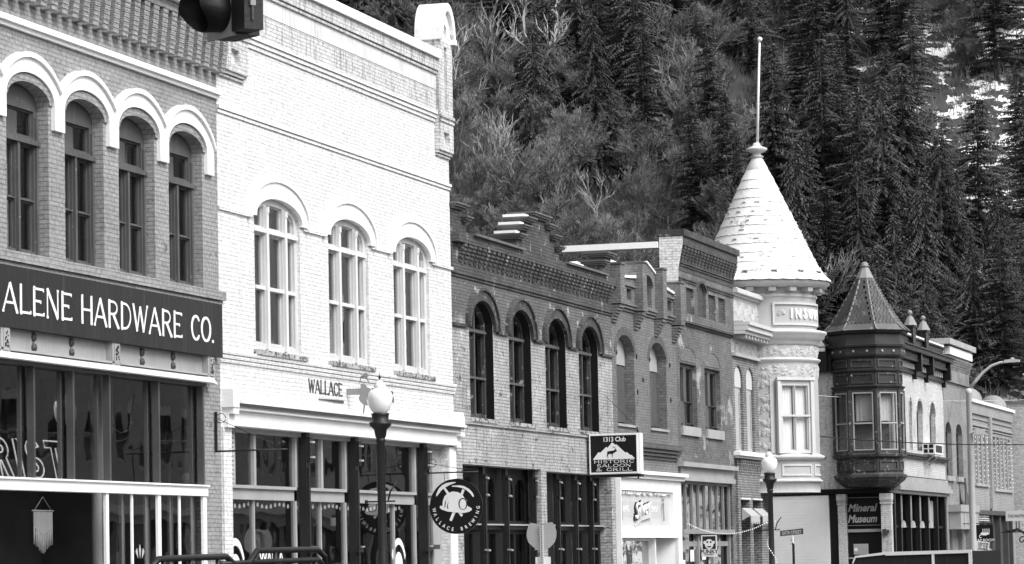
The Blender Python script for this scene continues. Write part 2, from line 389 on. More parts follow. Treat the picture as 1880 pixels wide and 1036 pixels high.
def corbels(y0, y1, n, z0, z1, wd, duty=.5, steps=4, w0=0., fr=FX):
    """stepped brick corbels: each course reaches further out, the bottom ones shorter"""
    mb = MB(fr); p = (y1-y0)/n; h = (z1-z0)/steps
    for i in range(n):
        a = y0+p*i+p*(1-duty); b = y0+p*(i+1)
        for s in range(steps):
            mb.box(a, b, z0+h*s, z0+h*(s+1)-.012, -.3 if w0 < 0 else -.002, w0+wd*(s+1)/steps)
            mb.box(a+.006, b-.006, z0+h*(s+1)-.012, z0+h*(s+1), -.3 if w0 < 0 else -.002, w0+wd*(s+.8)/steps-(.012 if w0 > .15 else 0))
    return mb
def hood(fr, u0, u1, vs, rise, t, w0, w1, leg=0., legt=None, n=16):
    o = archp(u0-t, u1+t, vs, rise+t, n); i = archp(u0, u1, vs, rise, n)
    lt = legt or t
    pts = o[:]
    if leg: pts += [(u0-t, vs-leg), (u0-t+lt, vs-leg)] + ([(u0, vs)] if lt != t else [])
    ii = list(reversed(i))
    if leg and lt == t: pts += ii
    else: pts += ii
    if leg: pts += [(u1+t-lt, vs-leg), (u1+t, vs-leg)]
    return MB(fr).prism(pts, w0, w1)
def ray_(px, py): return CAMROT @ Vector((px-940., -(py-518.), -6211.))
def at_x(px, py, X): d = ray_(px, py); return EYE + d*((X-EYE.x)/d.x)
def at_y(px, py, Y): d = ray_(px, py); return EYE + d*(Y/d.y)

# ------------------------------------------------------------------ ground
def slab(name, x0, x1, y0, y1, z0, z1, mat):
    b = MB(); b.box(y0, y1, z0, z1, x0, x1); return struct(b.build(name, mat))
slab('ground', -1200, 1200, -600, 1500, -.6, -.25, 'asphalt')
slab('road', 4.2, 18.6, -60, 420, -.25, 0, 'asphalt')
slab('pavement', 0.02, 4.2, -60, 110.5, -.24, .15, 'concrete')
slab('pavement', 0.02, 4.2, 133.5, 300, -.24, .15, 'concrete')
slab('pavement', 18.6, 24.5, -60, 300, -.24, .15, 'concrete')
slab('road', -40, 4.19, 111, 133.4, -.24, -.005, 'asphalt')
b = MB()
for i in range(60): b.box(-60+i*6, -57+i*6, .004, .006, 11.34, 11.46)
struct(b.build('road_marking', 'white_paint'))

# ------------------------------------------------------------------ A: hardware store
A = thing('hardware_store', 'grey painted brick shop with white scalloped window hoods and a long dark sign board', 'building', (-3, 51, 0))
AW = [(47.15+2.335*i, 48.81+2.335*i) for i in range(5)]
ho = [opening(a, b_, 6.77, 9.3, .28) for a, b_ in AW] + [rect(44.0, .3, 58.11, 5.54)]
MB().prism(rect(42, .15, 58.94, 12.3), -.4, 0, ho).build('wall', 'brick_grey', A)
shell(A, 42, 58.94, 12.3, floorz=5.25)
c = MB(); c.box(42, 58.96, 10.38, 10.45, -.01, .06); c.box(42, 58.98, 10.45, 10.55, -.01, .12); c.build('string_course', 'white_trim', A)
c = corbels(42.4, 58.94, 38, 10.86, 11.6, .08, .56, 9, .2); c.box(42, 58.95, 11.6, 11.78, -.01, .29); c.build('corbel_table', 'brick_grey', A)
MB().box(42, 59.0, 11.78, 11.93, -.3, .42).build('coping', 'white_trim', A)
c = MB(); c.box(42, 59.08, 6.6, 6.765, -.01, .1); c.box(42, 59.02, 6.53, 6.6, -.01, .05); c.build('sill_course', 'brick_grey', A)
for i, (a, b_) in enumerate(AW):
    uc = (a+b_)/2; hr = 1.165 if i < 4 else 1.165
    R_ = 1.75; zc = 10.06-R_
    outer = [(uc+1.16*math.cos(t_), 0) for t_ in ()]
    o_ = []
    for k in range(17):
        u = uc+1.16-2.32*k/16; o_.append((u, zc+math.sqrt(R_*R_-(u-uc)**2)))
    inn = archp(a-.13, b_+.13, 9.3, .43, 16)
    rl = b_+.13+.2 if i < 4 else b_+.13+.34
    if i == 4: o_ = [(uc+1.3, 9.45)] + o_
    pts = o_+[(uc-1.16, 8.9), (a-.13, 8.9)]+list(reversed(inn))+[(b_+.13, 8.9), (o_[0][0], 8.9)]
    MB().prism(pts, -.005, .07).build('window_hood', 'white_trim', A)
    bead = o_ + [(u, z-.085) for u, z in reversed(o_)]
    MB().prism(bead, .06, .12).build('hood_bead', 'white_trim', A)
    hood(FX, a, b_, 9.3, .28, .127, -.005, .035, 0).build('arch_ring', 'brick_grey', A)
    L = [light(a+.2, b_-.16, 8.78, lambda u: 9.16)] + [rect(a+.16, 6.9, uc-.09, 7.66), rect(a+.16, 7.74, uc-.09, 8.58), rect(uc+.09, 6.9, b_-.16, 7.66), rect(uc+.09, 7.74, b_-.16, 8.58)]
    cur = [(a+.2, b_-.15, 8.7, 9.2, 'interior_mid'), (a+.15, b_-.15, 7.7+.1*i, 8.6, 'interior_mid')]+([(uc+.1, b_-.35, 6.9, 8.6, 'curtain')] if i in (1,) else ([(uc+.15, uc+.5, 6.9, 7.6, 'curtain')] if i == 3 else []))
    f = window(A, FX, a, b_, 6.77, 9.3, .28, -.2, L, 'grey_wood', 'glass_old', cur)
    mb = MB(); mb.box(a+.01, b_-.01, 8.62, 8.7, -.21, -.13); mb.box(uc-.04, uc+.04, 6.8, 8.62, -.21, -.15); mb.box(b_-.1, b_-.03, 6.8, 9.1, -.21, -.16); mb.box(a+.02, a+.1, 6.8, 9.1, -.21, -.16)
    mb.build('mullion', 'grey_wood', f)
# sign board with lettering
s_ = MB().box(42.2, 58.77, 5.53, 6.51, .03, .13).build('sign_board', 'sign_dark', A)
letters('ALENE', FX, 49.11-.14, 51.79, 5.77, .46, .132, 'white_trim', s_, .17, .085, .07)
letters('HARDWARE', FX, 52.08, 56.76, 5.77, .46, .132, 'white_trim', s_, .17, .085, .07)
letters('CO.', FX, 57.12, 58.36, 5.77, .46, .132, 'white_trim', s_, .17, .085, .05)
letters('COEUR D', FX, 44.6, 47.9, 5.77, .46, .132, 'white_trim', s_, .17, .085, .07) if 'U' in GL else None
b = MB(); b.box(44, 58.1, 5.2, 5.53, -.3, -.02); b.box(44, 58.1, 5.165, 5.2, -.3, .1); b.build('iron_beam', 'grey_paint', A)
for y in (45.3, 46.8, 50.5, 52.03, 55.13, 56.6):
    for z in (5.27, 5.44):
        q = MB(); P = FX.p(y, z, -.02); q.lathe((0, 0, 0), [(.001, .07), (.03, .06), (.035, .03), (.06, .045), (.075, .02), (.075, 0)], 10)
        q.v = [Vector((P.x+v.z, P.y+v.x, P.z+v.y)) for v in q.v]; q.build('rosette', 'dark_wood', A)
for y in (49.0, 53.54, 58.08):
    q = MB(); q.box(y, y+.34, 5.1, 5.56, -.02, .1); q.box(y+.07, y+.27, 5.16, 5.5, .1, .12); cp = q.build('beam_cap', 'grey_paint', A)
    q = MB()
    for k in range(26):
        u, v = y+.09+random.random()*.14, 5.19+random.random()*.27; q.box(u, u+.03, v, v+.025, .12, .128)
    q.build('ornament', 'dark_wood', cp)
MB(Fr((0, 0, 0), (0, 1, 0))).prism([(42.5, 5.03), (58.1, 5.03), (58.3, 5.0), (58.1, 5.12), (42.5, 5.12)], .05, .2).build('flashing', 'white_trim', A)
# storefront
f = MB(); f.box(44.0, 58.1, 4.97, 5.03, -.2, .04)
for y0, y1 in ((44.0, 44.2), (45.55, 45.7), (47.15, 47.3), (48.75, 48.92), (50.35, 50.52), (51.95, 52.12), (53.5, 53.68), (55.78, 55.93), (57.93, 58.1)): f.box(y1-.07, y1, 3.13, 4.97, -.12, .0)
F_ = f.build('transom_frame', 'dark_wood', A)
f = MB()
for y in (50.13, 51.75, 53.3, 55.56, 57.72): f.box(y+.15, y+.21, 3.14, 4.96, -.22, -.16)
f.build('inner_mullion', 'grey_paint', F_)
MB().box(44.01, 58.09, 3.15, 4.96, -.15, -.143).build('glass', 'glass', F_)
f = MB(); f.box(43.9, 58.1, 2.96, 3.13, -.2, .06); f.box(43.9, 58.1, 3.13, 3.16, -.1, .1)
for y0, y1 in ((53.33, 53.47), (55.69, 55.85), (57.9, 58.09), (48.6, 48.8)): f.box(y0+.02, y1, .3, 2.96, -.02, .03)
for y0, y1 in ((54.56, 54.63), (56.8, 56.87)): f.box(y0, y1, .9, 2.96, -.03, -.0)
f.box(53.4, 58.1, .3, .9, -.2, 0)
SF = f.build('shopfront_frame', 'white_trim', A)
MB().box(53.47, 57.9, .9, 2.96, -.1, -.093).build('glass', 'glass', SF)
f = MB()
for y in (54.45, 55.58, 56.72, 57.8): f.box(y, y+.08, .9, 2.95, -.2, -.12)
f.build('inner_post', 'grey_paint', SF)
# interior display things
q = MB(); 
for k in range(2):
    q.box(45+k*6, 50.8+k*6, 4.2, 4.3, -3.2, -3.0)
q.build('ceiling_beam', 'interior_mid', A)
q = MB().lathe((-.9, at_x(181, 850, -.9).y, .2), [(.13, 0), (.13, 5.0)], 16).build('column', 'offwhite_paint', A)
mac = thing('macrame_hanging', 'knotted pale macrame wall hanging with long fringe in the dark shop entrance', 'wall hanging', (-1.5, 54.15, 1.95))
q = MB(Fr((-1.5, 0, 0), (0, 1, 0)))
q.prism([(53.78, 2.68), (54.56, 2.68), (54.56, 2.42), (54.17, 2.28), (53.78, 2.42)], 0, .02)
fx = Fr((-1.5, 0, 0), (0, 1, 0))
for i in range(11):
    u = 53.8+.74*i/10; bt = 2.12-.16*(1-abs(i-5)/5)+random.uniform(-.02, .02)
    q.tube([fx.p(u, 2.42-.13*(1-abs(i-5)/5), .01), fx.p(u+random.uniform(-.01, .01), bt, .01)], .017, 5)
q.tube([fx.p(53.72, 2.7, .01), fx.p(54.62, 2.7, .01)], .015, 6); q.tube([fx.p(53.8, 2.7, .01), fx.p(54.17, 2.94, .01), fx.p(54.54, 2.7, .01)], .006, 4)
q.build('macrame', 'rope', mac)
# display things standing behind the transom glass
def ax(px, py, X): p = at_x(px, py, X); return p
T_ = thing('display_stand', 'tall splayed wooden stand with a small dish behind the transom glass', 'stand', ax(315, 885, -.9))
p0, p1, pf = ax(293, 812, -.9), ax(334, 811, -.9), ax(315, 885, -.9)
q = MB(Fr((-.9, 0, 0), (0, 1, 0))); q.box(p0.y, p1.y, p0.z-.03, p0.z, -.2, .2); q.build('top', 'interior_mid', T_)
for dy in (-.12, .2):
    MB().tube([(-.9, (p0.y+p1.y)/2+dy*.3, p0.z-.03), (-.9, (p0.y+p1.y)/2+dy, 3.0)], .02, 5).build('leg', 'pale_stone', T_)
MB().lathe((-.9, (p0.y+p1.y)/2, p0.z), [(.05, 0), (.2, .04), (.18, .05), (.07, .05), (.05, .16), (.001, .17)], 12).build('dish', 'offwhite_paint', T_)
pb = ax(346, 885, -.35)
T_ = thing('ornament_head', 'small pale carved head with a pointed crown standing on the window ledge', 'ornament', (-.35, pb.y, 3.14))
MB().lathe((-.35, pb.y, 3.14), [(.05, 0), (.05, .04), (.1, .08), (.12, .15), (.1, .22), (.06, .25), (.03, .27), (.012, .34), (.001, .36)], 14).build('head', 'offwhite_paint', T_)
MB().box(pb.y-.14, pb.y+.14, 3.2, 3.28, -.37, -.35).build('ears', 'offwhite_paint', T_)
pc = ax(206, 775, -1.2)
T_ = thing('candelabra', 'pale curved candelabra arms hanging inside the hardware store', 'chandelier', (-1.2, pc.y, pc.z))
q = MB()
for k in range(4):
    a = k*PI/2+.4; c_, s__ = math.cos(a), math.sin(a)
    q.tube([(-1.2, pc.y, pc.z-.1), (-1.2+c_*.15, pc.y+s__*.15, pc.z-.2), (-1.2+c_*.3, pc.y+s__*.3, pc.z-.15), (-1.2+c_*.33, pc.y+s__*.33, pc.z-.02)], .014, 6)
    q.lathe((-1.2+c_*.33, pc.y+s__*.33, pc.z-.03), [(.001, 0), (.05, .01), (.015, .03), (.015, .16), (.001, .17)], 8)
q.tube([(-1.2, pc.y, pc.z-.12), (-1.2, pc.y, 5.2)], .01, 5); q.build('arms', 'offwhite_paint', T_)
fl = MB(FX); pc = ax(266, 1020, 0)
for dy, w__, h__ in ((0, .05, .2), (-.09, .05, .13), (.09, .05, .13)):
    fl.prism([(pc.y+dy, pc.z-.05), (pc.y+dy*1.7+w__, pc.z+h__*.5), (pc.y+dy*1.6, pc.z+h__), (pc.y+dy*1.7-w__, pc.z+h__*.5)], -.092, -.088)
fl.build('window_decal', 'pale_stone', SF)
for px in (216, 306, 347):
    p = ax(px, 1020, -.5); MB().box(p.y-.05, p.y+.05, p.z-.4, p.z+.06, -.5, -.44).build('shelf_bracket', 'pale_stone', SF)
# neon florist sign inside the transom windows
neon = thing('neon_sign', 'outline neon lettering reading FLORIST behind the transom glass', 'neon sign', (-.5, 51, 3.2))
nf = Fr((-.5, 0, 0), (0, 1, 0)); x = 49.4
OUT = {'F': [[(0, 0), (0, 1), (.6, 1), (.6, .82), (.2, .82), (.2, .58), (.5, .58), (.5, .42), (.2, .42), (.2, 0), (0, 0)]],
 'L': [[(0, 0), (0, 1), (.2, 1), (.2, .18), (.6, .18), (.6, 0), (0, 0)]],
 'O': [arcp(.35, .5, .35, .5, 0, 360, 16), arcp(.35, .5, .18, .33, 0, 360, 16)],
 'R': [[(0, 0), (0, 1)]+arcp(.35, .73, .27, .27, 90, -60, 7)+[(.65, 0), (.42, 0), (.26, .42), (.2, .42), (.2, 0), (0, 0)], arcp(.3, .72, .12, .1, 0, 360, 8)],
 'I': [[(0, 0), (0, 1), (.2, 1), (.2, 0), (0, 0)]],
 'S': [arcp(.3, .74, .28, .26, 20, 240, 8)+arcp(.3, .27, .1, .1, 60, -120, 5)+[(.02, .15), (.0, .02)]+arcp(.32, .27, .3, .27, -90, 90, 8)+[(.28, .68), (.42, .8), (.56, .83)]],
 'T': [[(.25, 0), (.25, .82), (0, .82), (0, 1), (.7, 1), (.7, .82), (.45, .82), (.45, 0), (.25, 0)]]}
x = 47.45
for ch, wd in zip('FLORIST', (.8, .75, .95, .85, .42, .8, .8)):
    q = MB(nf)
    for lp in OUT[ch]: q.tube([nf.p(x+a*.98+(.5-b_)*.3, 3.2+b_*.62, 0) for a, b_ in lp], .014, 5)
    q.build('neon_letter', 'neon', neon); x += wd*1.02

# ------------------------------------------------------------------ B: brewery (white brick)
B = thing('brewery_building', 'tall white painted brick building with three arched triple windows over a dark storefront', 'building', (-3, 66, 0))
BW = [(60.9, 63.53), (65.28, 67.88), (69.62, 72.2)]
ho = [opening(a, b_, 5.8, 8.42, .38) for a, b_ in BW] + [rect(59.43, .3, 73.4, 4.3)]
MB().prism(rect(58.96, .15, 73.94, 11.6), -.4, 0, ho).build('wall', 'brick_white', B)
shell(B, 58.96, 73.94, 13.2, floorz=4.45, side='brick_white')
MB().box(58.96, 73.94, 11.6, 12.34, -.4, .012).build('upper_wall', 'brick_white', B)
c = MB()
for z0, z1, w1 in ((11.6, 11.68, .03), (11.69, 11.77, .06), (11.78, 11.86, .09)): c.box(60.4, 72.86, z0, z1, .0, w1)
c.box(58.96, 73.96, 10.15, 10.21, -.01, .03); c.box(58.96, 73.96, 10.225, 10.29, -.01, .055)
c.box(58.96, 60.7, 8.32, 8.39, -.01, .04); c.box(63.72, 65.1, 8.32, 8.39, -.01, .04); c.box(68.07, 69.42, 8.32, 8.39, -.01, .04); c.box(72.4, 74.02, 8.32, 8.39, -.01, .04)
for k, (z0, z1) in enumerate(((5.47, 5.53), (5.545, 5.61), (5.625, 5.7))): c.box(58.94, 74.0, z0, z1, -.01, .03+.02*k)
c.build('string_course', 'brick_white', B)
c = MB(); c.box(60.4, 72.86, 11.87, 12.34, .013, .05); c.box(60.4, 72.86, 12.77, 13.03, -.4, .13); c.box(60.4, 72.86, 12.69, 12.75, -.4, .1); c.build('parapet', 'brick_white_stained', B)
MB().box(60.4, 72.86, 12.345, 12.685, -.4, .06).build('frieze', 'stucco_stained', B)
MB().box(60.38, 72.88, 13.04, 13.24, -.45, .2).build('coping', 'white_trim', B)
def pier(y0, y1, cap):
    b = MB(); yc = (y0+y1)/2
    b.prism(rect(y0, 10.98, y1, 13.5), -.4, .13, [rect(yc-.22, 11.13, yc+.22, 11.42), rect(yc-.1, 11.95, yc+.1, 13.38)])
    b.box(y0+.02, y1-.02, 10.86, 10.9, -.01, .05); b.box(y0+.01, y1-.01, 10.92, 10.975, -.01, .09)
    b.box(y0-.01, y1+.01, 11.64, 11.7, .13, .16); b.box(y0-.01, y1+.01, 11.74, 11.8, .13, .17)
    P = b.build('corner_pier', 'brick_white_stained', B)
    MB().box(y0+.05, y1-.05, 11.0, 13.45, -.05, .02).build('niche_back', 'white_trim', P)
    h = MB(); h.prism(archp(y0-.04, y1+.04, 13.62, .78, 18)+[(y0+.05, 13.62)]+list(reversed(archp(y0+.14, y1-.14, 13.62, .6, 18)))[1:-1]+[(y1-.05, 13.62)], -.42, .22)
    h.prism(archp(y0-.02, y1+.02, 13.6, .72, 18)+[(yc-.14, 13.6)]+list(reversed(archp(yc-.14, yc+.14, 13.75, .16, 8)))+[(yc+.14, 13.6)], -.4, .13)
    h.box(y0-.06, y0+.1, 13.5, 13.62, -.42, .24); h.box(y1-.1, y1+.06, 13.5, 13.62, -.42, .24); h.box(y0+.1, y1-.1, 13.5, 13.6, -.45, .12)
    h.build('arched_cap', 'white_trim', P)
pier(72.87, 73.93, 1); pier(58.98, 60.38, 1)
for k, (a, b_) in enumerate(BW):
    uc = (a+b_)/2
    hood(FX, a, b_, 8.42, .38, .36, -.005, .07, .04).build('window_hood', 'white_trim', B)
    hood(FX, a-.33, b_+.33, 8.42, .71, .07, -.004, .11, .1).build('hood_bead', 'white_trim', B)
    ar = lambda u, a=a+.2, b_=b_-.2, uc=uc: 8.42+.22*math.sqrt(max(0, 1-((u-uc)/((b_-a)/2))**2))
    s0, s1, m0, m1 = a+.2, b_-.2, uc-.43, uc+.43
    L = []
    for u0, u1 in ((s0, m0-.2), (m0, m1), (m1+.2, s1)):
        L += [rect(u0, 5.98, u1, 6.98), rect(u0, 7.08, u1, 8.05), light(u0, u1, 8.24, ar)]
    cur = [(s0, s0+.35, 6, 8.1, 'curtain'), (m1-.25, m1, 6, 8.1, 'curtain')] if k != 1 else [(m0, m0+.4, 6, 7, 'curtain')]
    f = window(B, FX, a, b_, 5.8, 8.42, .38, -.06, L, 'offwhite_paint', 'glass_old', cur)
    mb = MB()
    for u in (m0-.1, m1+.1): mb.box(u-.06, u+.06, 5.85, 8.6, -.062, .0); mb.box(u-.04, u+.04, 8.5, 8.62, -.06, .02)
    mb.box(a+.05, b_-.05, 8.1, 8.18, -.062, -.01)
    for u0, u1 in ((s0, m0-.2), (m0, m1), (m1+.2, s1)): mb.box(u0-.02, u1+.02, 6.99, 7.06, -.12, -.03)
    mb.build('mullion', 'pale_trim', f)
    MB().box(a-.12, b_+.12, 5.7, 5.795, -.05, .1).build('sill', 'mossy_stone', B)
# lettering and miner figure
letters('WALLACE', FX, 63.9, 66.02, 5.1, .27, .002, 'dark_wood', B, .17, .085, .075, .012)
letters('BREWING', FX, 67.3, 69.46, 5.1, .25, .002, 'dark_wood', B, .17, .085, .075, .012)
MB().prism([(64.5, 4.98), (66.06, 4.96), (66.06, 5.02), (64.5, 5.0)], .002, .02).build('underline', 'dark_wood', B)
mi = thing('miner_sign', 'cut-out metal figure with a pickaxe on a bracket beside the wall lettering', 'sign', (.5, 66.6, 4.8))
YB = 66.3
fm = Fr((0, YB, 0), (1, 0, 0))
q = MB(fm)
def P2(px, py): p = at_y(px, py, YB); return (p.x, p.z)
q.prism([P2(662, 706), P2(668, 704), P2(673, 708), P2(673, 735), P2(676, 745), P2(668, 744), P2(661, 737), P2(659, 731), P2(663, 722)], -.02, .02)
q.prism([P2(666, 760), P2(668, 744), P2(670, 744), P2(668, 760)], -.015, .015)
q.prism([P2(657, 712), P2(662, 690), P2(672, 688), P2(679, 707), P2(670, 693), P2(663, 694)], -.022, -.01)
q.prism([P2(664, 691), P2(672, 684), P2(677, 688), P2(676, 692)], .01, .03)
q.build('figure', 'midgrey_paint', mi)
q = MB(); q.box(YB-.015, YB+.015, 5.14, 5.27, 0, .5); q.build('bracket', 'midgrey_paint', mi)
# cornice
c = MB()
c.box(59.35, 73.95, 4.29, 4.36, -.1, .13); c.box(59.35, 73.95, 4.36, 4.58, -.01, .1); c.box(59.35, 73.95, 4.58, 4.63, -.01, .2); c.box(59.35, 73.95, 4.70, 4.76, -.01, .3)
c.build('cornice', 'white_paint', B)
c = MB(); c.box(59.36, 73.94, 4.63, 4.70, -.01, .21)
for i in range(200):
    y = 59.4+i*.0727; c.box(y, y+.04, 4.63, 4.66, .2, .235); c.box(y+.02, y+.06, 4.665, 4.695, .2, .26)
c.build('egg_and_dart_band', 'midgrey_paint', B)
for y in (59.0, 73.7):
    q = MB(); q.box(y, y+.32, 4.62, 4.95, -.01, .24); q.prism(archp(y, y+.32, 4.95, .1), 0, .22); q.box(y+.03, y+.37, 4.25, 4.5, -.01, .12); q.box(y+.05, y+.35, 4.5, 4.62, -.01, .22); q.build('cornice_block', 'white_paint', B)
# storefront
f = MB(); f.box(59.44, 73.39, 4.2, 4.3, -.35, -.1)
for y0, y1 in ((59.95, 60.12), (61.13, 61.26), (63.27, 63.62), (64.98, 65.2), (66.37, 66.7), (68.95, 69.19), (71.13, 71.5), (72.7, 73.39)): f.box(max(y0, y1-.12) if y1 < 73 else y0, y1, 3.2, 4.2, -.26, -.16)
for y0, y1 in ((59.44, 63.3), (64, 66.4), (67, 71.2), (71.9, 72.72)): f.box(y0, y1, 2.93, 3.14, -.3, -.12); f.box(y0, y1, 3.14, 3.2, -.3, -.06)
for y0, y1 in ((59.44, 59.52), (61.14, 61.2), (63.3, 63.62), (65.05, 65.11), (66.4, 66.7), (69.9, 69.96), (71.2, 71.5), (72.75, 73.39)): f.box(max(y0, y1-.1) if y1 < 73 else y0, y1, .3, 2.93, -.28, -.18)
f.box(59.44, 73.39, .3, .8, -.3, -.14)
SB = f.build('shopfront_frame', 'grey_paint', B)
MB().box(59.45, 72.75, .8, 4.2, -.23, -.222).build('glass', 'glass', SB)
f = MB()
for i in range(11): P_ = 3.24+i*.085; f.prism([(59.46, P_), (59.94, P_), (59.94, P_+.05), (59.46, P_+.05)], -.2, -.1)
f.build('louvre', 'pale_stone', SB)
for y in (63.63, 66.71, 71.51):
    q = MB(); q.box(y+.08, y+.3, .3, 4.29, -.16, .0); q.box(y+.14, y+.24, .3, 3.6, 0, .03); q.prism([(y+.1, 3.7), (y+.26, 3.7), (y+.26, 4.2), (y+.1, 4.2)], 0, .08)
    q.box(y-.01, y+.31, 1.9, 2.0, -.01, .08)
    cc = q.build('iron_column', 'black_iron', SB)
    q = MB(); q.box(y+.1, y+.26, 4.08, 4.12, .08, .13); q.box(y+.1, y+.26, 3.78, 3.82, .08, .13); q.box(y+.1, y+.26, 2.0, 2.03, .08, .12); q.build('bracket', 'steel', cc)
MB().box(58.98, 59.42, .15, 4.25, .005, .04).build('tiled_pilaster', 'brick_white', B)
MB().box(73.41, 73.93, .15, 4.25, .005, .04).build('tiled_pilaster', 'white_paint', B)
q = MB(); q.box(71.9, 72.75, 1.95, 2.05, -.28, -.02); q.box(71.9, 72.75, .3, 1.95, -.29, -.25); q.build('door', 'dark_wood', SB)
text_obj('506', FX, 72.3, 1.8, -.245, .16, 'white_paint', SB, 'house_number')
# painted lettering on shop glass
text_obj('WALLA', FX, 62.2, 1.8, -.215, .34, 'white_paint', SB, 'window_lettering', sx=1.2)
for y in (60.2, 70.3):
    q = MB(); q.prism(arcp(y, 1.45, .55, .75, 30, 150, 14)+list(reversed(arcp(y, 1.4, .5, .66, 30, 150, 14))), -.22, -.212); q.prism(arcp(y, 1.55, .28, .35, 0, 180, 12), -.22, -.212); q.build('window_emblem', 'white_paint', SB)
# string of bulbs under transom rail
lt = thing('bulb_string', 'string of small bulbs under the transom of the brewery storefront', 'string lights', (-.4, 65, 2.85))
q = MB()
for i in range(46):
    y = 59.6+i*.25
    q.lathe((-.36, y, 2.84+.03*math.sin(i)), [(.001, -.045), (.024, -.03), (.024, .01), (.008, .04)], 6)
q.build('bulb', 'bulb', lt); MB().tube([(-.36, 59.5+i, 2.9) for i in range(13)], .008, 4).build('cable', 'black_paint', lt)
# interior shapes of the brewery
q = MB(); q.box(60.3, 61, .4, 2.5, -1.4, -1.3); q.box(62.2, 63, .4, 1.9, -1.8, -1.7); q.box(69, 70.4, .4, 1.7, -1.5, -1.3); q.build('display_panel', 'interior_mid', B)
op = MB(); op.box(66.0, 66.3, 2.45, 2.62, -.3, -.28); op.build('window_notice', 'offwhite_paint', B)

def bracket_arm(name, label, Y, x1, z0, z1, zt):
    t_ = thing(name, label, 'sign bracket', (0, Y, z0))
    q = MB(fy(Y)); q.box(.02, .06, z0-.02, z1+.02, -.02, .02); q.build('wall_plate', 'black_iron', t_)
    q = MB(); q.tube([(.05, Y, z0), (x1, Y, z0)], .018, 6); q.build('arm', 'black_iron', t_)
    q = MB(); q.tube([(.05, Y, zt), (x1*.55, Y, zt-(zt-z0)*.55), (x1-.1, Y, z0+.05)], .006, 5)
    q.tube([(.14+.09*math.cos(a*.4), Y, zt+.0+.09*math.sin(a*.4)) for a in range(16)], .007, 4)
    q.build('stay', 'black_iron', t_)
    return t_
ba = bracket_arm('sign_bracket', 'empty black iron sign bracket with a hanging chain beside the hardware store', 58.6, 1.42, 3.79, 4.5, 4.4)
q = MB(); q.tube([(1.3, 58.6, 3.79-.06*i) for i in range(11)], .01, 5); q.lathe((1.34, 58.6, 3.86), [(.001, 0), (.05, .03), (.05, .07), (.001, .1)], 8); q.build('chain', 'black_iron', ba)
bb = bracket_arm('sign_bracket', 'black iron bracket carrying the round brewery sign', 71.75, 1.2, 3.63, 3.9, 3.85)
# round brewery sign
RS = thing('round_sign', 'round black hanging sign with a white miner helmet and crossed pickaxes', 'sign', (.66, 71.8, 2.28))
q = MB(); q.tube([(.66, 71.78, 2.88), (.66, 71.83, 2.88)], .61, 56, smooth=False); q.build('disc', 'black_paint', RS)
q = MB(); q.tube([(.4, 71.8, 3.45), (.4, 71.77, 3.63)], .008, 5); q.tube([(.92, 71.8, 3.45), (.92, 71.77, 3.63)], .008, 5); q.build('hanger', 'black_iron', RS)
rf = Fr((.66, 71.78, 2.88), (1, 0, 0)); K = .00158
def r2(px, py): return ((px-478)*K, -(py-560)*K)      # sign art measured on the sign itself
q = MB(rf)
q.prism([r2(*p) for p in [(190, 410), (195, 375), (230, 310), (280, 260), (340, 232), (420, 220), (482, 218), (475, 232), (400, 255), (330, 290), (270, 330), (225, 385), (200, 412)]], 0, .006)
q.prism([r2(*p) for p in [(422, 283), (425, 270), (520, 264), (600, 280), (670, 320), (720, 370), (742, 425), (730, 437), (690, 385), (640, 340), (580, 308), (500, 290)]], 0, .0065)
q.prism([r2(*p) for p in [(298, 305), (325, 290), (378, 362), (350, 385)]], 0, .005)
q.prism([r2(*p) for p in [(578, 320), (610, 335), (580, 402), (548, 385)]], 0, .0052)
q.prism([r2(*p) for p in [(425, 640), (470, 645), (410, 768), (378, 750)]], 0, .0045)
q.prism([r2(*p) for p in [(510, 652), (560, 652), (576, 688), (550, 708)]], 0, .0047)
q.build('pickaxe_emblem', 'white_paint', RS)
q = MB(rf)
q.prism([r2(*p) for p in [(282, 550), (288, 480), (315, 415), (370, 370), (440, 350), (510, 362), (570, 395), (600, 440), (640, 480), (648, 560), (705, 590), (710, 615), (670, 640), (590, 655), (480, 645), (360, 630), (270, 600), (238, 570), (250, 545)]], .007, .012)
q.build('helmet_emblem', 'white_paint', RS)
q = MB(rf)
q.prism([r2(*p) for p in arcp(582, 528, 66, 84, 0, 360, 22)], .0125, .014)
q.prism([r2(*p) for p in [(310, 570), (318, 500), (372, 412), (335, 480), (322, 575)]], .0125, .014)
q.prism([r2(*p) for p in [(350, 585), (350, 540), (378, 480), (362, 540), (368, 592)]], .0125, .014)
q.build('helmet_outline', 'black_paint', RS)
q = MB(rf); q.prism([r2(*p) for p in arcp(582, 532, 48, 72, 0, 360, 22)], .0145, .016); q.build('helmet_lamp', 'white_paint', RS)
wl = 'WALLACE BREWING'
for i, ch in enumerate(wl):
    if ch == ' ': continue
    a = math.radians(188+i*(356-188)/(len(wl)-1))
    text_obj(ch, rf, .515*math.cos(a), .515*math.sin(a), .003, .11, 'white_paint', RS, sx=.8, bold=.002, rot=a+PI/2, depth=.003)

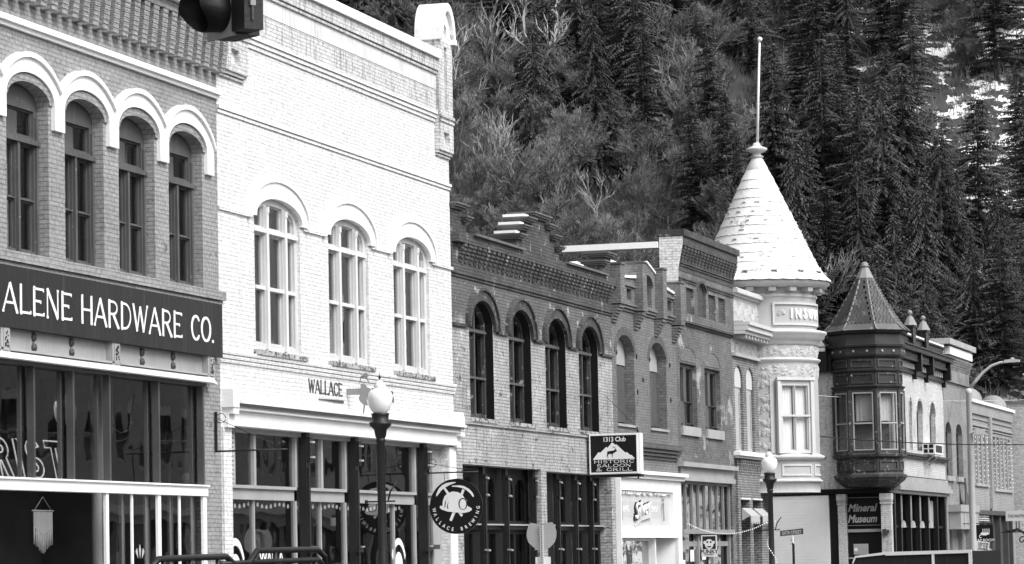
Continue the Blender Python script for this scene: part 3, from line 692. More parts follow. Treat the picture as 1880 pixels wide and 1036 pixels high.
# ------------------------------------------------------------------ C: saloon building
C_ = thing('saloon_building', 'weathered two-storey brick saloon with stepped gable parapet and four tall black arched windows', 'building', (-3, 81, 0))
CWN = [(75.3, 77.3), (78.66, 80.66), (82.0, 84.0), (85.33, 87.33)]
ho = [opening(a, b_, 5.0, 7.15, .6) for a, b_ in CWN] + [rect(74.55, .3, 81.35, 3.9), rect(81.86, .3, 88.5, 3.86)]
MB().prism(rect(73.96, .15, 88.88, 8.28), -.4, 0, ho).build('wall', 'brick_saloon', C_)
shell(C_, 73.96, 88.88, 9.27, floorz=4.1, roofz=8.2)
out = [(73.96, 8.32), (88.88, 8.32), (88.88, 9.75), (88.1, 9.75), (88.1, 9.5), (87.75, 9.5), (87.75, 9.2), (83.45, 9.2), (83.45, 9.5), (83.1, 9.5), (83.1, 9.75), (82.65, 9.75), (82.65, 9.98), (82.15, 9.98), (82.15, 10.15),
       (80.75, 10.15), (80.75, 9.98), (80.25, 9.98), (80.25, 9.75), (79.8, 9.75), (79.8, 9.5), (79.45, 9.5), (79.45, 9.2), (75.1, 9.2), (75.1, 9.5), (74.8, 9.5), (74.8, 9.75), (73.96, 9.75)]
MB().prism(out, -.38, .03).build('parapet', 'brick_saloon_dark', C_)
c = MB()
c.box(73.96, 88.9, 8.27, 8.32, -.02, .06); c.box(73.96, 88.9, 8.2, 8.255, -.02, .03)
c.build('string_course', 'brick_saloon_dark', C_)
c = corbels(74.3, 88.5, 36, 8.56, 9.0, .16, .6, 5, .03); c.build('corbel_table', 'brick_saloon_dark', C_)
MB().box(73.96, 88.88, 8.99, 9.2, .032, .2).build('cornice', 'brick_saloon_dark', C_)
c = MB()
for y0, y1, z in ((75.12, 79.4, 9.2), (83.5, 87.7, 9.2)): c.box(y0, y1, z+.003, z+.06, -.5, .28); c.box(y0, y1, z+.06, z+.2, -.5, -.3)
c.build('coping', 'dark_flashing', C_)
for y0, y1, z in ((73.96, 74.85, 9.75), (74.75, 75.15, 9.5), (79.38, 79.85, 9.5), (79.72, 80.3, 9.75), (80.17, 80.8, 9.98), (80.68, 82.22, 10.15), (82.1, 82.73, 9.98), (82.6, 83.18, 9.75), (83.05, 83.52, 9.5), (87.68, 88.15, 9.5), (88.05, 88.88, 9.75)):
    q = MB(); q.box(y0, y1, z+.003, z+.05, -.42, .1); q.box(y0-.04, y1+.04, z+.052, z+.1, -.5, .16); q.box(y0-.07, y1+.07, z+.102, z+.14, -.55, .2); cp = q.build('coping_stone', 'dark_flashing', C_)
for y0, y1, z in ((79.0, 79.72, 9.56), (79.4, 80.15, 9.81), (79.8, 80.6, 10.04)):
    MB().box(y0+.3, y1-.06, z+.085, z+.15, -.5, .05).build('snow_patch', 'snow', C_)
for a, b_ in CWN:
    hood(FX, a-.02, b_+.02, 7.15, .62, .27, -.005, .08, .05).build('window_hood', 'dark_paint_worn', C_)
    hood(FX, a-.22, b_+.22, 7.15, .86, .06, -.004, .13, .05).build('hood_bead', 'brick_saloon_dark', C_)
    uc = (a+b_)/2
    ar = lambda u, a=a, b_=b_, uc=uc: 7.12+.5*math.sqrt(max(0, 1-((u-uc)/((b_-a)/2-.08))**2))
    L = [rect(a+.14, 5.14, uc-.06, 5.93), rect(uc+.06, 5.14, b_-.14, 5.93), rect(a+.14, 6.0, uc-.06, 7.0), rect(uc+.06, 6.0, b_-.14, 7.0), light(a+.14, uc-.06, 7.14, ar), light(uc+.06, b_-.14, 7.14, ar)]
    f = window(C_, FX, a, b_, 5.0, 7.15, .6, -.2, L, 'dark_paint_worn', 'glass_dark', [(a+.1, b_-.1, 6.05, 7.5, 'interior_mid')])
    q = MB(); q.box(a+.1, b_-.1, 5.935, 5.99, -.2, -.16); q.box(a+.1, b_-.1, 7.03, 7.1, -.2, -.14); q.box(uc-.03, uc+.03, 5.05, 7.6, -.2, -.165); q.build('meeting_rail', 'grey_wood', f)
    q = MB(); q.prism(opening(a-.003, b_+.003, 4.997, 7.15, .603), -.19, -.004, [opening(a+.012, b_-.012, 5.012, 7.15, .588)]); q.build('jamb_lining', 'black_paint', f)
c = MB()
for y0, y1 in ((73.96, 74.98), (77.58, 78.36), (80.95, 81.7), (84.3, 85.04), (87.62, 88.88)): c.box(y0, y1, 7.06, 7.13, -.01, .07)
c.build('impost_band', 'dark_paint_worn', C_)
MB().box(73.98, 88.86, 4.83, 4.9, -.01, .05).build('sill_course', 'brick_saloon', C_)
for a, b_ in CWN: MB().box(a-.1, b_+.1, 4.9, 4.99, -.05, .07).build('sill', 'mossy_stone', C_)
# dark storefronts
for k, (a, b_, zt, cols) in enumerate(((74.55, 81.35, 3.9, (76.6, 78.55)), (81.86, 88.5, 3.86, (83.3, 85.1, 86.7)))):
    q = MB(); edges = [a+.02]+[x for x in cols]+[b_-.3]
    bays = []
    xs = [a+.02]+list(cols)+[b_-.02]
    holes = []; glz = []
    for i in range(len(xs)-1):
        u0, u1 = xs[i]+(.3 if i else .1), xs[i+1]-.12; n = 2; wd_ = (u1-u0)/n
        for j in range(n):
            x0, x1 = u0+j*wd_+.1, u0+(j+1)*wd_-.1
            holes += [opening(x0, x1, 2.62, 3.35, .3), rect(x0, .9, x1, 2.3)]
    q.prism(rect(a+.01, .3, b_-.01, zt-.01), -.42, -.34, holes)
    q.box(a+.02, b_-.02, 2.4, 2.5, -.34, -.24); q.box(a+.02, b_-.02, .3, .85, -.34, -.28)
    fr_ = q.build('shopfront_frame', 'black_paint', C_)
    MB().sheet(rect(a+.02, .31, b_-.02, zt-.02), -.39).build('glass', 'glass_old', fr_)
    MB().box(a+.02, b_-.02, 2.503, 2.54, -.34, -.2).build('ledge', 'grey_paint', fr_)
    for x in cols+((b_-.32,) if k == 0 else ()):
        q = MB(); q.box(x+.08, x+.28, .3, zt-.02, -.25, -.14); q.box(x+.12, x+.22, .3, 3.2, -.14, -.1)
        q.box(x+.1, x+.26, 3.2, 3.7, -.14, -.08); cc = q.build('iron_column', 'black_iron', fr_)
        for z in (3.6, 3.2, 1.9):
            q = MB(); q.prism([(x+.1, z), (x+.26, z-.02), (x+.26, z+.02), (x+.1, z+.04)], -.14, -.03); q.build('bracket', 'steel', cc)
    q = MB()
    for i in range(7):
        u = a+.6+random.random()*(b_-a-1.2); v = .6+random.random()*1.2; q.box(u, u+.3+random.random()*.4, v, v+.25+random.random()*.8, -1.2-random.random()*.8, -1.1)
    q.build('interior_furniture', 'interior_mid', fr_)
q = MB(); yy = 84.35
q.prism([(84.25, 2.75), (84.55, 2.75), (84.55, 3.4), (84.42, 3.55), (84.25, 3.5)], -.5, -.49); q.build('lit_pane', 'curtain_white', C_)

# hanging light box sign of the saloon
HS = thing('saloon_sign', 'square black saloon sign with a white mountain and a dark elk', 'sign', (.48, 86.9, 3.86))
sf = Fr((.256, 85.9, -.032), (1, 0, 0))
def S2(px, py):     # on-sign art
    return (-.18+ (px-105)*1.35/1085, 4.94-(py-100)*1.08/835)
q = MB(sf); q.box(-.18, 1.19, 3.87, 4.94, -.34, 0); q.build('box', 'white_paint', HS)
q = MB(sf); q.prism(rect(-.17, 3.885, 1.13, 4.93), 0, .03, [rect(-.14, 3.93, 1.1, 4.89)]); q.build('frame', 'white_trim', HS)
q = MB(sf); q.box(-.145, 1.105, 3.925, 4.895, .001, .012); q.build('face', 'black_paint', HS)
MB(sf).box(-.16, 1.2, 3.8, 3.865, -.34, .01).build('base_rail', 'black_paint', HS)
q = MB(sf); q.prism([S2(*p) for p in [(182, 622), (310, 470), (345, 485), (480, 368), (510, 385), (610, 280), (685, 335), (700, 322), (890, 495), (920, 483), (1000, 550), (1020, 543), (1098, 622)]], .012, .017); q.build('mountain', 'white_paint', HS)
q = MB(sf)
q.prism([S2(*p) for p in [(497, 470), (505, 460), (560, 452), (640, 445), (670, 425), (683, 405), (693, 420), (697, 440), (718, 452), (705, 465), (685, 470), (660, 490), (620, 508), (612, 560), (610, 598), (602, 596), (600, 560), (592, 512), (545, 512), (528, 520), (516, 545), (518, 605), (508, 605), (505, 555), (498, 548), (490, 580), (484, 575), (492, 535), (500, 500)]], .0175, .02)
for a, b_ in (((684, 408), (660, 385)), ((660, 385), (618, 378)), ((655, 385), (640, 360)), ((640, 380), (612, 360)), ((684, 408), (690, 385)), ((668, 388), (664, 362))):
    (x0, z0), (x1, z1) = S2(*a), S2(*b_); q.tube([sf.p(x0, z0, .019), sf.p(x1, z1, .019)], .003, 4)
q.build('elk', 'black_paint', HS)
text_obj('1313 Club', sf, *S2(655, 222), .016, .17, 'white_paint', HS, sx=.87, bold=.003, depth=.003)
letters('HISTORIC', sf, S2(200, 0)[0], S2(1085, 0)[0], S2(0, 697)[1], .082, .013, 'white_paint', HS, .2, .11, .09, .004)
letters('SALOON', sf, S2(262, 0)[0], S2(1010, 0)[0], S2(0, 777)[1], .078, .013, 'white_paint', HS, .2, .11, .09, .004)
letters('& GRILL', sf, S2(240, 0)[0], S2(1040, 0)[0], S2(0, 857)[1], .078, .013, 'white_paint', HS, .2, .11, .09, .004)
q = MB(); q.tube([(1.36, 86.0, 4.9), (1.36, 86.0, 5.07)], .02, 6); q.tube([(1.36, 86.0, 5.05), (.02, 88.0, 6.0)], .008, 4); q.tube([(1.36, 86.0, 3.84), (1.36, 86.0, 3.72)], .025, 6); q.tube([(.0, 86.05, 4.7), (.3, 86.05, 4.7)], .03, 6); q.tube([(.0, 86.05, 4.1), (.3, 86.05, 4.1)], .03, 6); q.build('stay', 'black_iron', HS)

# ------------------------------------------------------------------ D: silver shop
D_ = thing('silver_shop_building', 'narrow brick building with corbelled parapet piers, boarded arched windows and a white shopfront', 'building', (-3, 92.7, 0))
DW = [(89.38, 91.4), (93.24, 95.28)]
MB().prism(rect(88.9, .15, 96.68, 8.55), -.4, 0, [opening(a, b_, 5.32, 7.25, .52) for a, b_ in DW]+[rect(89.1, .3, 96.1, 3.5)]).build('wall', 'brick_silver', D_)
shell(D_, 88.9, 96.68, 9.3, floorz=4.2, roofz=8.3)
pf = MB()
pf.prism([(88.9, 8.55), (96.68, 8.55), (96.68, 9.3), (94.35, 9.42), (94.35, 9.6), (92.9, 9.95), (91.5, 9.6), (91.5, 9.42), (88.9, 9.3)], -.35, .06,
         [opening(92.15, 93.45, 8.72, 9.3, .3), rect(89.75, 8.78, 90.25, 9.08), rect(90.5, 8.78, 91.05, 9.08), rect(94.65, 8.78, 95.15, 9.08), rect(95.4, 8.78, 95.95, 9.08)])
PF = pf.build('parapet', 'brick_silver', D_)
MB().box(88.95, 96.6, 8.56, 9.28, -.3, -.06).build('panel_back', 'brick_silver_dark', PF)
c = MB()
for z0, z1, w1 in ((8.44, 8.5, .04), (8.52, 8.58, .09), (8.6, 8.66, .13)): c.box(89.5, 96.2, z0, z1, -.01, w1)
c.box(89.5, 91.4, 9.14, 9.19, .06, .12); c.box(94.4, 96.2, 9.14, 9.19, .06, .12)
hood(FX, 92.15, 93.45, 9.3, .3, .1, .05, .12).build('arch_ring', 'brick_silver', PF)
c.build('string_course', 'brick_silver', D_)
for y0, zt, zb in ((88.86, 9.62, 8.05), (91.42, 9.85, 8.0), (93.88, 9.85, 7.95), (96.1, 9.62, 7.9)):
    q = MB(); q.box(y0, y0+.5, zb+.5, zt, -.3, .3)
    for k in range(6): q.box(y0+.02, y0+.48, zb+.08*k, zb+.08*(k+1)-.012, -.01, .05+.042*k)
    P = q.build('parapet_pier', 'brick_silver', D_)
    MB().box(y0-.03, y0+.53, zt+.002, zt+.05, -.33, .33).build('coping', 'dark_flashing', P)
q = MB(); q.prism([(89.4, 9.3), (91.42, 9.42), (91.42, 9.5), (89.4, 9.36)], -.4, .12); q.prism([(94.4, 9.42), (96.1, 9.3), (96.1, 9.36), (94.4, 9.5)], -.4, .12); q.prism([(91.9, 9.72), (92.9, 9.96), (93.88, 9.72), (93.88, 9.78), (92.9, 10.02), (91.9, 9.78)], -.4, .1)
q.build('parapet_coping', 'snow', D_)
MB().prism([(90.2, 9.3), (91.9, 9.35), (91.9, 9.9), (90.9, 9.92)], -1.8, -.45).build('roof_snow', 'snow', D_)
for a, b_ in DW:
    f = window(D_, FX, a, b_, 5.32, 7.25, .52, -.3, [rect(a+.12, 5.42, (a+b_)/2-.05, 6.6), rect((a+b_)/2+.05, 5.42, b_-.12, 6.95)], 'dark_paint_worn', 'glass_dark')
    MB().prism([(a+.02, 6.98), (b_-.02, 6.98)]+archp(a+.02, b_-.02, 7.25, .5), -.3, -.26).build('arch_board', 'board_grey', f)
    MB().box((a+b_)/2-.04, b_-.1, 5.4, 6.95, -.298, -.27).build('board', 'grey_wood', f)
    MB().box(a-.08, b_+.08, 5.24, 5.31, -.1, .05).build('sill', 'stone_sill', f)
    hood(FX, a-.01, b_+.01, 7.25, .53, .22, -.004, .012).build('arch_ring', 'brick_silver_dark', D_)
for k, (px, py) in enumerate(((1174, 600), (1131, 647), (1168, 655), (1170, 720), (1192, 660), (1229, 671), (1231, 735), (1180, 698), (1170, 792))):
    p = at_x(px, py, 0); q = MB(); q.box(p.y-.04, p.y+.08, p.z-.02, p.z+.02, 0, .03); q.box(p.y-.02, p.y+.02, p.z-.07, p.z+.07, 0, .025); q.build('wall_anchor', 'black_iron', D_)
c = MB()
for k, (z0, z1) in enumerate(((4.42, 4.49), (4.51, 4.59), (4.61, 4.69), (4.71, 4.86))): c.box(89.2, 96.35, z0, z1, -.01, .05+.06*k)
c.build('corbel_cornice', 'brick_silver_dark', D_)
q = MB(); q.box(88.95, 96.5, 3.84, 3.94, -.02, .2); q.box(88.95, 96.55, 3.95, 4.05, -.02, .3); q.prism(rect(88.97, .15, 96.4, 3.83), -.02, .1, [rect(89.2, 2.42, 95.4, 3.5), rect(89.1, .3, 95.9, 2.2)])
q.box(88.9, 88.96, .15, 3.83, -.02, .15); SFD = q.build('shopfront', 'white_trim', D_)
MB().box(89.2, 95.4, 2.42, 3.5, -.06, -.02).build('sign_panel', 'offwhite_paint', SFD)
q = MB(); q.box(89.12, 93.5, .3, 2.19, -.2, -.195); q.build('glass', 'glass', SFD)
q = MB(); q.prism([(93.4, .3), (93.5, .3), (93.5, 2.19), (93.4, 2.19)], -.25, .0); q.prism([(89.7, .3), (89.78, .3), (89.78, 2.19), (89.7, 2.19)], -.25, -.1); q.box(89.12, 93.5, 2.12, 2.19, -.22, -.12); q.build('mullion', 'white_paint', SFD)
V = MB(); V.add([(-1.6, 93.55, .3), (.0, 95.88, .3), (0, 95.88, 2.19), (-1.6, 93.55, 2.19)], [(0, 1, 2, 3)]); V.build('entrance_side_wall', 'offwhite_paint', SFD)
text_obj('IDAHO', FX, 89.95, 2.99, -.014, .26, 'white_paint', SFD, sx=1.35); text_obj('SHOP', FX, 93.5, 3.0, -.014, .26, 'white_paint', SFD, sx=1.35)
q = MB(); q.box(89.55, 91.2, 2.78, 3.22, -.02, -.016); q.box(92.8, 94.6, 2.78, 3.22, -.02, -.0165); q.build('sign_band', 'galv', SFD)
text_obj('Silver', FX, 91.8, 2.98, -.012, .62, 'sign_dark', SFD, sx=1.3, bold=.035, shear=.35, depth=.03, rot=.12); text_obj('Silver', FX, 91.85, 3.0, .04, .62, 'white_paint', SFD, sx=1.3, bold=.0, shear=.35, depth=.02, rot=.12)
q = MB(); q.prism([(91.0, 2.5), (91.7, 2.68), (92.9, 2.78), (92.8, 2.9), (91.6, 2.78), (91.0, 2.55)], .0, .05); q.build('sign_swoosh', 'offwhite_paint', SFD)
for y in (89.35, 94.3):
    q = MB(); q.tube([(.02, y+.1, 3.3), (.05, y, 3.15), (.05, y+.02, 2.95), (.04, y+.1, 2.75), (.03, y+.12, 2.68)], .035, 6, .02); q.build('chilli_ornament', 'pale_stone', SFD)
q = MB()
for i in range(90): q.box(0, 0, 0, 0, 0, 0) if 0 else None
for i in range(60):
    y = 89.2+6.2*i/60; s = .05+.03*random.random(); q.box(y, y+.1, 2.425, 2.425+s, -.02, .05)
    if random.random() < .7: q.box(y, y+.07, 3.44-random.random()*.06, 3.49, -.02, .05)
q.build('frost_garland', 'snow', SFD)
q = MB()
for i in range(34):
    y, z = 89.9+random.random()*3.3, .9+random.random()*1.15; q.box(y, y+.05+random.random()*.12, z, z+.05+random.random()*.12, -.5-random.random()*.5, -.45)
q.build('window_display', 'curtain_white', SFD)
MB().box(89.2, 93.4, .4, 1.9, -1.6, -1.5).build('display_panel', 'interior_mid', SFD)

# ------------------------------------------------------------------ E: market building
E_ = thing('market_building', 'taller narrow brick building with checkered corbel cornice, blind panels and a dark glazed storefront', 'building', (-3, 100.5, 0))
EWN = [(97.05, 99.28), (100.38, 102.58)]
MB().prism(rect(96.7, .15, 104.38, 8.5), -.4, 0, [rect(a, 5.5, b_, 7.36) for a, b_ in EWN]+[rect(96.8, .3, 103.9, 3.9)]).build('wall', 'brick_market', E_)
shell(E_, 96.7, 104.38, 11.2, floorz=4.25, roofz=10.0, side='brick_whitewash')
panels = [(96.85, 97.35), (97.7, 98.75), (100.75, 101.75), (102.15, 103.15)]
MB().prism(rect(96.7, 8.62, 104.38, 10.05), -.45, .1, [rect(a, 8.85, b_, 9.62) for a, b_ in panels]+[opening(99.25, 100.4, 8.85, 9.62, .26)]).build('panel_wall', 'brick_market', E_)
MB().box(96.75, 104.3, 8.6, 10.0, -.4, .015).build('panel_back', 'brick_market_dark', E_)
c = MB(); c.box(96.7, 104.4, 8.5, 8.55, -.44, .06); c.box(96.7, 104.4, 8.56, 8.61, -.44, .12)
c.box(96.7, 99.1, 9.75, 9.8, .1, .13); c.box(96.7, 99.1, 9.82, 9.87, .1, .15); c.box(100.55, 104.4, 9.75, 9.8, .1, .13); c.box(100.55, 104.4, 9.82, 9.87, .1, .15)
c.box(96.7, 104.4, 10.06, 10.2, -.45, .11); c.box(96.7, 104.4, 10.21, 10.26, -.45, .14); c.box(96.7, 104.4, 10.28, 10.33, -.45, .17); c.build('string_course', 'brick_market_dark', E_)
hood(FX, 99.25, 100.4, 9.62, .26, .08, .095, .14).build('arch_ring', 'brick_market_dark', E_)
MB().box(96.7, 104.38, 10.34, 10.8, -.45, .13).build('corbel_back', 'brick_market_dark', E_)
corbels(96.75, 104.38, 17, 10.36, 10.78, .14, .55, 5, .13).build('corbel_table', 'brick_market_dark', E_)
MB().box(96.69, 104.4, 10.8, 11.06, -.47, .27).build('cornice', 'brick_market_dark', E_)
MB().box(96.64, 104.45, 11.065, 11.26, -.52, .33).build('coping', 'dark_paint_worn', E_)
MB(fy(96.69)).prism([(-.44, 9.1), (.06, 8.7), (.1, 9.4), (.12, 10.1), (.2, 10.5), (.27, 10.8), (.27, 11.05), (-.44, 11.05)], 0, .02).build('whitewashed_return', 'brick_whitewash', E_)
for a, b_ in EWN:
    uc = (a+b_)/2
    f = window(E_, FX, a, b_, 5.5, 7.36, 0, -.12, [rect(a+.14, 5.62, uc-.2, 6.2), rect(a+.14, 6.26, uc-.2, 7.22), rect(uc+.2, 5.62, b_-.14, 6.2), rect(uc+.2, 6.26, b_-.14, 7.22)], 'grey_wood', 'glass_dark', [(a+.14, b_-.14, 6.3, 7.25, 'curtain')])
    MB().box(a-.05, b_+.12, 5.22, 5.49, -.1, .08).build('sill', 'stone_sill', f)
    hood(FX, a+.05, b_-.05, 7.5, .35, .18, -.004, .01).build('arch_ring', 'brick_market', E_)
    MB().prism(archp(a+.1, b_-.1, 7.42, .4), .001, .012).build('infill', 'brick_silver', E_)
q = MB(); q.box(96.45, 104.1, 4.29, 4.42, -.02, .2); q.build('lintel', 'grey_paint', E_)
q = MB(); q.box(96.7, 104.0, 4.02, 4.285, -.05, .05); q.box(96.75, 103.95, 3.88, 4.02, -.1, .12); q.build('fascia', 'grey_paint', E_)
q = MB(); n = 8
for i in range(n+1): y = 96.82+6.95*i/n; q.box(y-.04, y+.04, 2.45, 3.88, -.12, -.05)
q.box(96.8, 103.9, 2.32, 2.45, -.3, .06); q.box(96.8, 103.9, 3.8, 3.88, -.3, -.05)
for y in (96.85, 99.2, 101.2, 103.6): q.box(y, y+.14, .3, 2.32, -.15, -.05)
q.box(96.8, 103.9, 1.95, 2.1, -.3, -.1)
sf_ = q.build('shopfront_frame', 'midgrey_paint', E_)
MB().box(96.85, 103.85, .5, 3.85, -.2, -.195).build('glass', 'glass_dark', sf_)
q = MB()
for i in range(8):
    y = 97+i*.85; q.box(y, y+.45, 2.6+.3*random.random(), 3.3+.4*random.random(), -.5, -.48)
q.build('window_display', 'interior_mid', sf_)
q = MB()
for y, z in ((98.6, 1.5), (99.2, 1.5), (100.2, 1.55), (97.4, 1.2)): q.box(y, y+.5, z, z+.35, -.18, -.175)
q.build('notice', 'curtain_white', sf_)
q = MB(fy(96.72)); q.box(-9, -.46, 8, 10.3, -.2, 0); q.build('flank_wall', 'brick_silver_dark', E_)
pa, pb = at_y(1040, 456, 96.6), at_y(1200, 450.5, 96.6); zt_ = (pa.z+pb.z)/2
q = MB(fy(96.72)); q.box(-9, -.47, zt_-.09, zt_+.09, -.3, .12); q.build('flank_coping', 'snow', E_)
BN = thing('market_banner', 'small white banner with a monkey face hung over the market door', 'sign', (1.0, 99, 1.5))
bf = Fr((0, 98.6, 0), (1, 0, 0)); 
pa, pb = at_y(1287, 983, 98.6), at_y(1317, 1022, 98.6); bx0, bx1, bz1, bz0 = pa.x, pb.x, pa.z, pb.z
MB(bf).box(bx0, bx1, bz0, bz1, -.01, 0).build('board', 'white_paint', BN)
uc = (bx0+bx1)/2; hgt = bz1-bz0
q = MB(bf); q.box(bx0+.04, bx1-.04, bz0+.35*hgt, bz1-.05*hgt, 0, .002); q.build('panel', 'sign_dark', BN)
q = MB(bf); zc = bz0+.63*hgt; q.prism(arcp(uc, zc-.03, .13, .15, 0, 360, 16), .002, .004)
q.prism(arcp(uc-.14, zc+.02, .035, .05, 0, 360, 10), .002, .0042); q.prism(arcp(uc+.14, zc+.02, .035, .05, 0, 360, 10), .002, .0042); q.build('monkey_face', 'white_paint', BN)
q = MB(bf)
q.prism(arcp(uc-.05, zc+.03, .03, .03, 0, 360, 10), .0045, .006); q.prism(arcp(uc+.05, zc+.03, .03, .03, 0, 360, 10), .0045, .006); q.prism(arcp(uc, zc-.09, .07, .04, 180, 360, 10), .0045, .006); q.build('monkey_eyes', 'black_paint', BN)
text_obj('FUNKY', bf, uc, bz0+.23*hgt, .001, .15, 'black_paint', BN, sx=1.1, bold=.003); text_obj('MONKEY', bf, uc, bz0+.1*hgt, .001, .07, 'black_paint', BN)
q = MB(); q.tube([(bx0, 98.61, bz1+.01), (bx1+.05, 98.61, bz1+.01)], .012, 5); q.tube([(.02, 98.61, bz1+.01), (bx0, 98.61, bz1+.01)], .012, 5); q.build('rod', 'black_iron', BN)

# ------------------------------------------------------------------ F: bank with conical turret
F2 = thing('bank_building', 'ornate corner building with a round bay turret and tall white conical tiled roof', 'building', (-3, 108, 0))
TX, TY, TR = -.2, 110.2, 1.82
FWN = [(104.72, 105.95), (106.5, 107.7)]
MB().prism(rect(104.4, 4.85, 110, 8.0), -.4, 0, [opening(a, b_, 4.95, 7.25, .42) for a, b_ in FWN]).build('upper_wall', 'brick_bank', F2)
for a, b_ in FWN:
    uc = (a+b_)/2
    f = window(F2, FX, a, b_, 4.95, 7.25, .42, -.1, [rect(a+.12, 5.1, b_-.12, 6.0), rect(a+.12, 6.1, b_-.12, 6.8)], 'pale_stone', 'glass_dark')
    MB().prism([(a+.02, 6.98), (b_-.02, 6.98)]+archp(a+.02, b_-.02, 7.25, .4), -.12, -.06).build('arch_board', 'offwhite_paint', f)
    q = MB(); q.box(a+.02, b_-.3, 5.0, 6.98, -.12, -.085); q.build('board', 'pale_stone', f)
MB().prism(rect(104.9, .15, 110, 4.7), -.4, -.02, [rect(105.3, .4, 106.6, 3.42), rect(107.15, .4, 108.45, 3.42)]).build('lower_wall', 'brick_bank', F2)
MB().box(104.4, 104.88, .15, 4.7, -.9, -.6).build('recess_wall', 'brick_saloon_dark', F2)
q = MB(); q.box(104.4, 110, 4.72, 4.78, -.4, .1); q.box(104.3, 110, 4.79, 4.9, -.4, .22); q.box(104.5, 109.9, 4.905, 4.94, -.1, .16); q.build('sill_cornice', 'white_paint', F2)
c = corbels(105.0, 109.6, 17, 4.2, 4.68, .09, .55, 5, -.02); c.build('corbel_table', 'brick_bank', F2)
shell(F2, 104.4, 111.2, 9.9, floorz=4.3, roofz=9.5, side='brick_bank')
q = MB(fy(111.18)); q.box(-12, -.9, .15, 9.4, -.3, .0)
q.build('flank_wall', 'brick_bank', F2)
q = MB(); q.box(104.4, 110, 7.94, 8.04, -.4, .12); q.box(104.4, 110, 8.05, 8.5, -.4, .0); q.box(104.4, 110, 9.05, 9.85, -.4, .05); q.build('frieze', 'pale_stone', F2)
q = MB(); q.box(104.4, 108.8, 8.62, 8.72, -.4, .45); q.box(104.4, 108.9, 8.73, 8.88, -.4, .55); q.box(104.4, 109, 8.89, 9.0, -.4, .62); q.prism([(104.4, 9.005), (108.9, 9.005), (108.9, 9.04), (104.4, 9.04)], -.4, .4)
q.build('bracket_cornice', 'offwhite_paint', F2)
for i in range(9): y = 104.7+i*.47; MB().box(y, y+.16, 8.5, 8.61, 0, .42).build('bracket', 'pale_stone', F2)
q = MB(); q.box(104.4, 109.0, 9.86, 9.93, -.4, .12); q.box(104.4, 109.1, 9.94, 10.06, -.4, .25); q.box(104.4, 109.05, 10.07, 10.1, -.4, .2); q.build('cornice', 'offwhite_paint', F2)
# relief: acanthus-like leaves
def leafv(mb, pos, u, v, ang, ln, wd_, hgt):
    c_, s_ = math.cos(ang), math.sin(ang); V = []
    for a, b_, h in ((0, 0, .2), (.35, .5, .15), (.7, .42, .15), (1, 0, .1), (.7, -.42, .15), (.35, -.5, .15), (.5, 0, 1.)):
        x, y = a*ln, b_*wd_; V.append(pos(u+x*c_-y*s_, v+x*s_+y*c_, hgt*h))
    mb.add(V, [(6, 0, 1), (6, 1, 2), (6, 2, 3), (6, 3, 4), (6, 4, 5), (6, 5, 0)], True)
def relief_strip(mb, pos, u0, u1, v0, v1, cell, hgt=.05):
    nu, nv = max(1, round((u1-u0)/cell)), max(1, round((v1-v0)/cell))
    for i in range(nu):
        for j in range(nv):
            cu, cv = u0+(i+.5)*(u1-u0)/nu, v0+(j+.5)*(v1-v0)/nv; k = 7; off = random.random()*.6+(PI if (i+j) % 2 else 0)
            for t_ in range(k): leafv(mb, pos, cu, cv, off+t_*PI*1.25/k, cell*.56, cell*.26, hgt)
            for t_ in range(3): leafv(mb, pos, cu+random.uniform(-.3, .3)*cell, cv+random.uniform(-.3, .3)*cell, random.random()*6, cell*.3, cell*.2, hgt*.8)
q = MB(); relief_strip(q, lambda u, v, w_: FX.p(u, v, .001+w_), 104.5, 109, 8.07, 8.48, .4); q.build('relief', 'pale_relief', F2)
q = MB(); relief_strip(q, lambda u, v, w_: FX.p(u, v, .051+w_), 104.5, 108.9, 9.15, 9.75, .55, .06); q.build('relief', 'pale_relief', F2)
# turret drum
def cylp(a, z, r): return Vector((TX+r*math.cos(math.radians(a)), TY+r*math.sin(math.radians(a)), z))
A0, A1 = -150, 60; WC, WH = -44, 22      # window centre angle / half width
q = MB(); n = 48
def drum(q, z0, z1, r, a0=A0, a1=A1, n=40):
    q.lathe((TX, TY, 0), [(r-.25, z0), (r, z0), (r, z1), (r-.25, z1)], n, False, math.radians(a0), math.radians(a1))
for nm, parts, mt in (('drum_wall', ((7.35, 8.0, TR), (8.06, 8.5, TR), (4.0, 4.72, TR-.02), (9.0, 10.6, TR)), 'pale_stone'),):
    q = MB()
    for z0, z1, r in parts:
        k = len(q.v); q.lathe((TX, TY, 0), [(r, z0), (r, z1)], 64, True)
    q.lathe((TX, TY, 0), [(TR, 4.85), (TR, 7.35)], 40, True, math.radians(WC+WH), math.radians(200)); q.lathe((TX, TY, 0), [(TR, 4.85), (TR, 7.35)], 24, True, math.radians(-160), math.radians(WC-WH))
    DR = q.build(nm, mt, F2)
def ring(name, prof, mt='offwhite_paint'): return MB().lathe((TX, TY, 0), prof, 64, True).build(name, mt, F2)
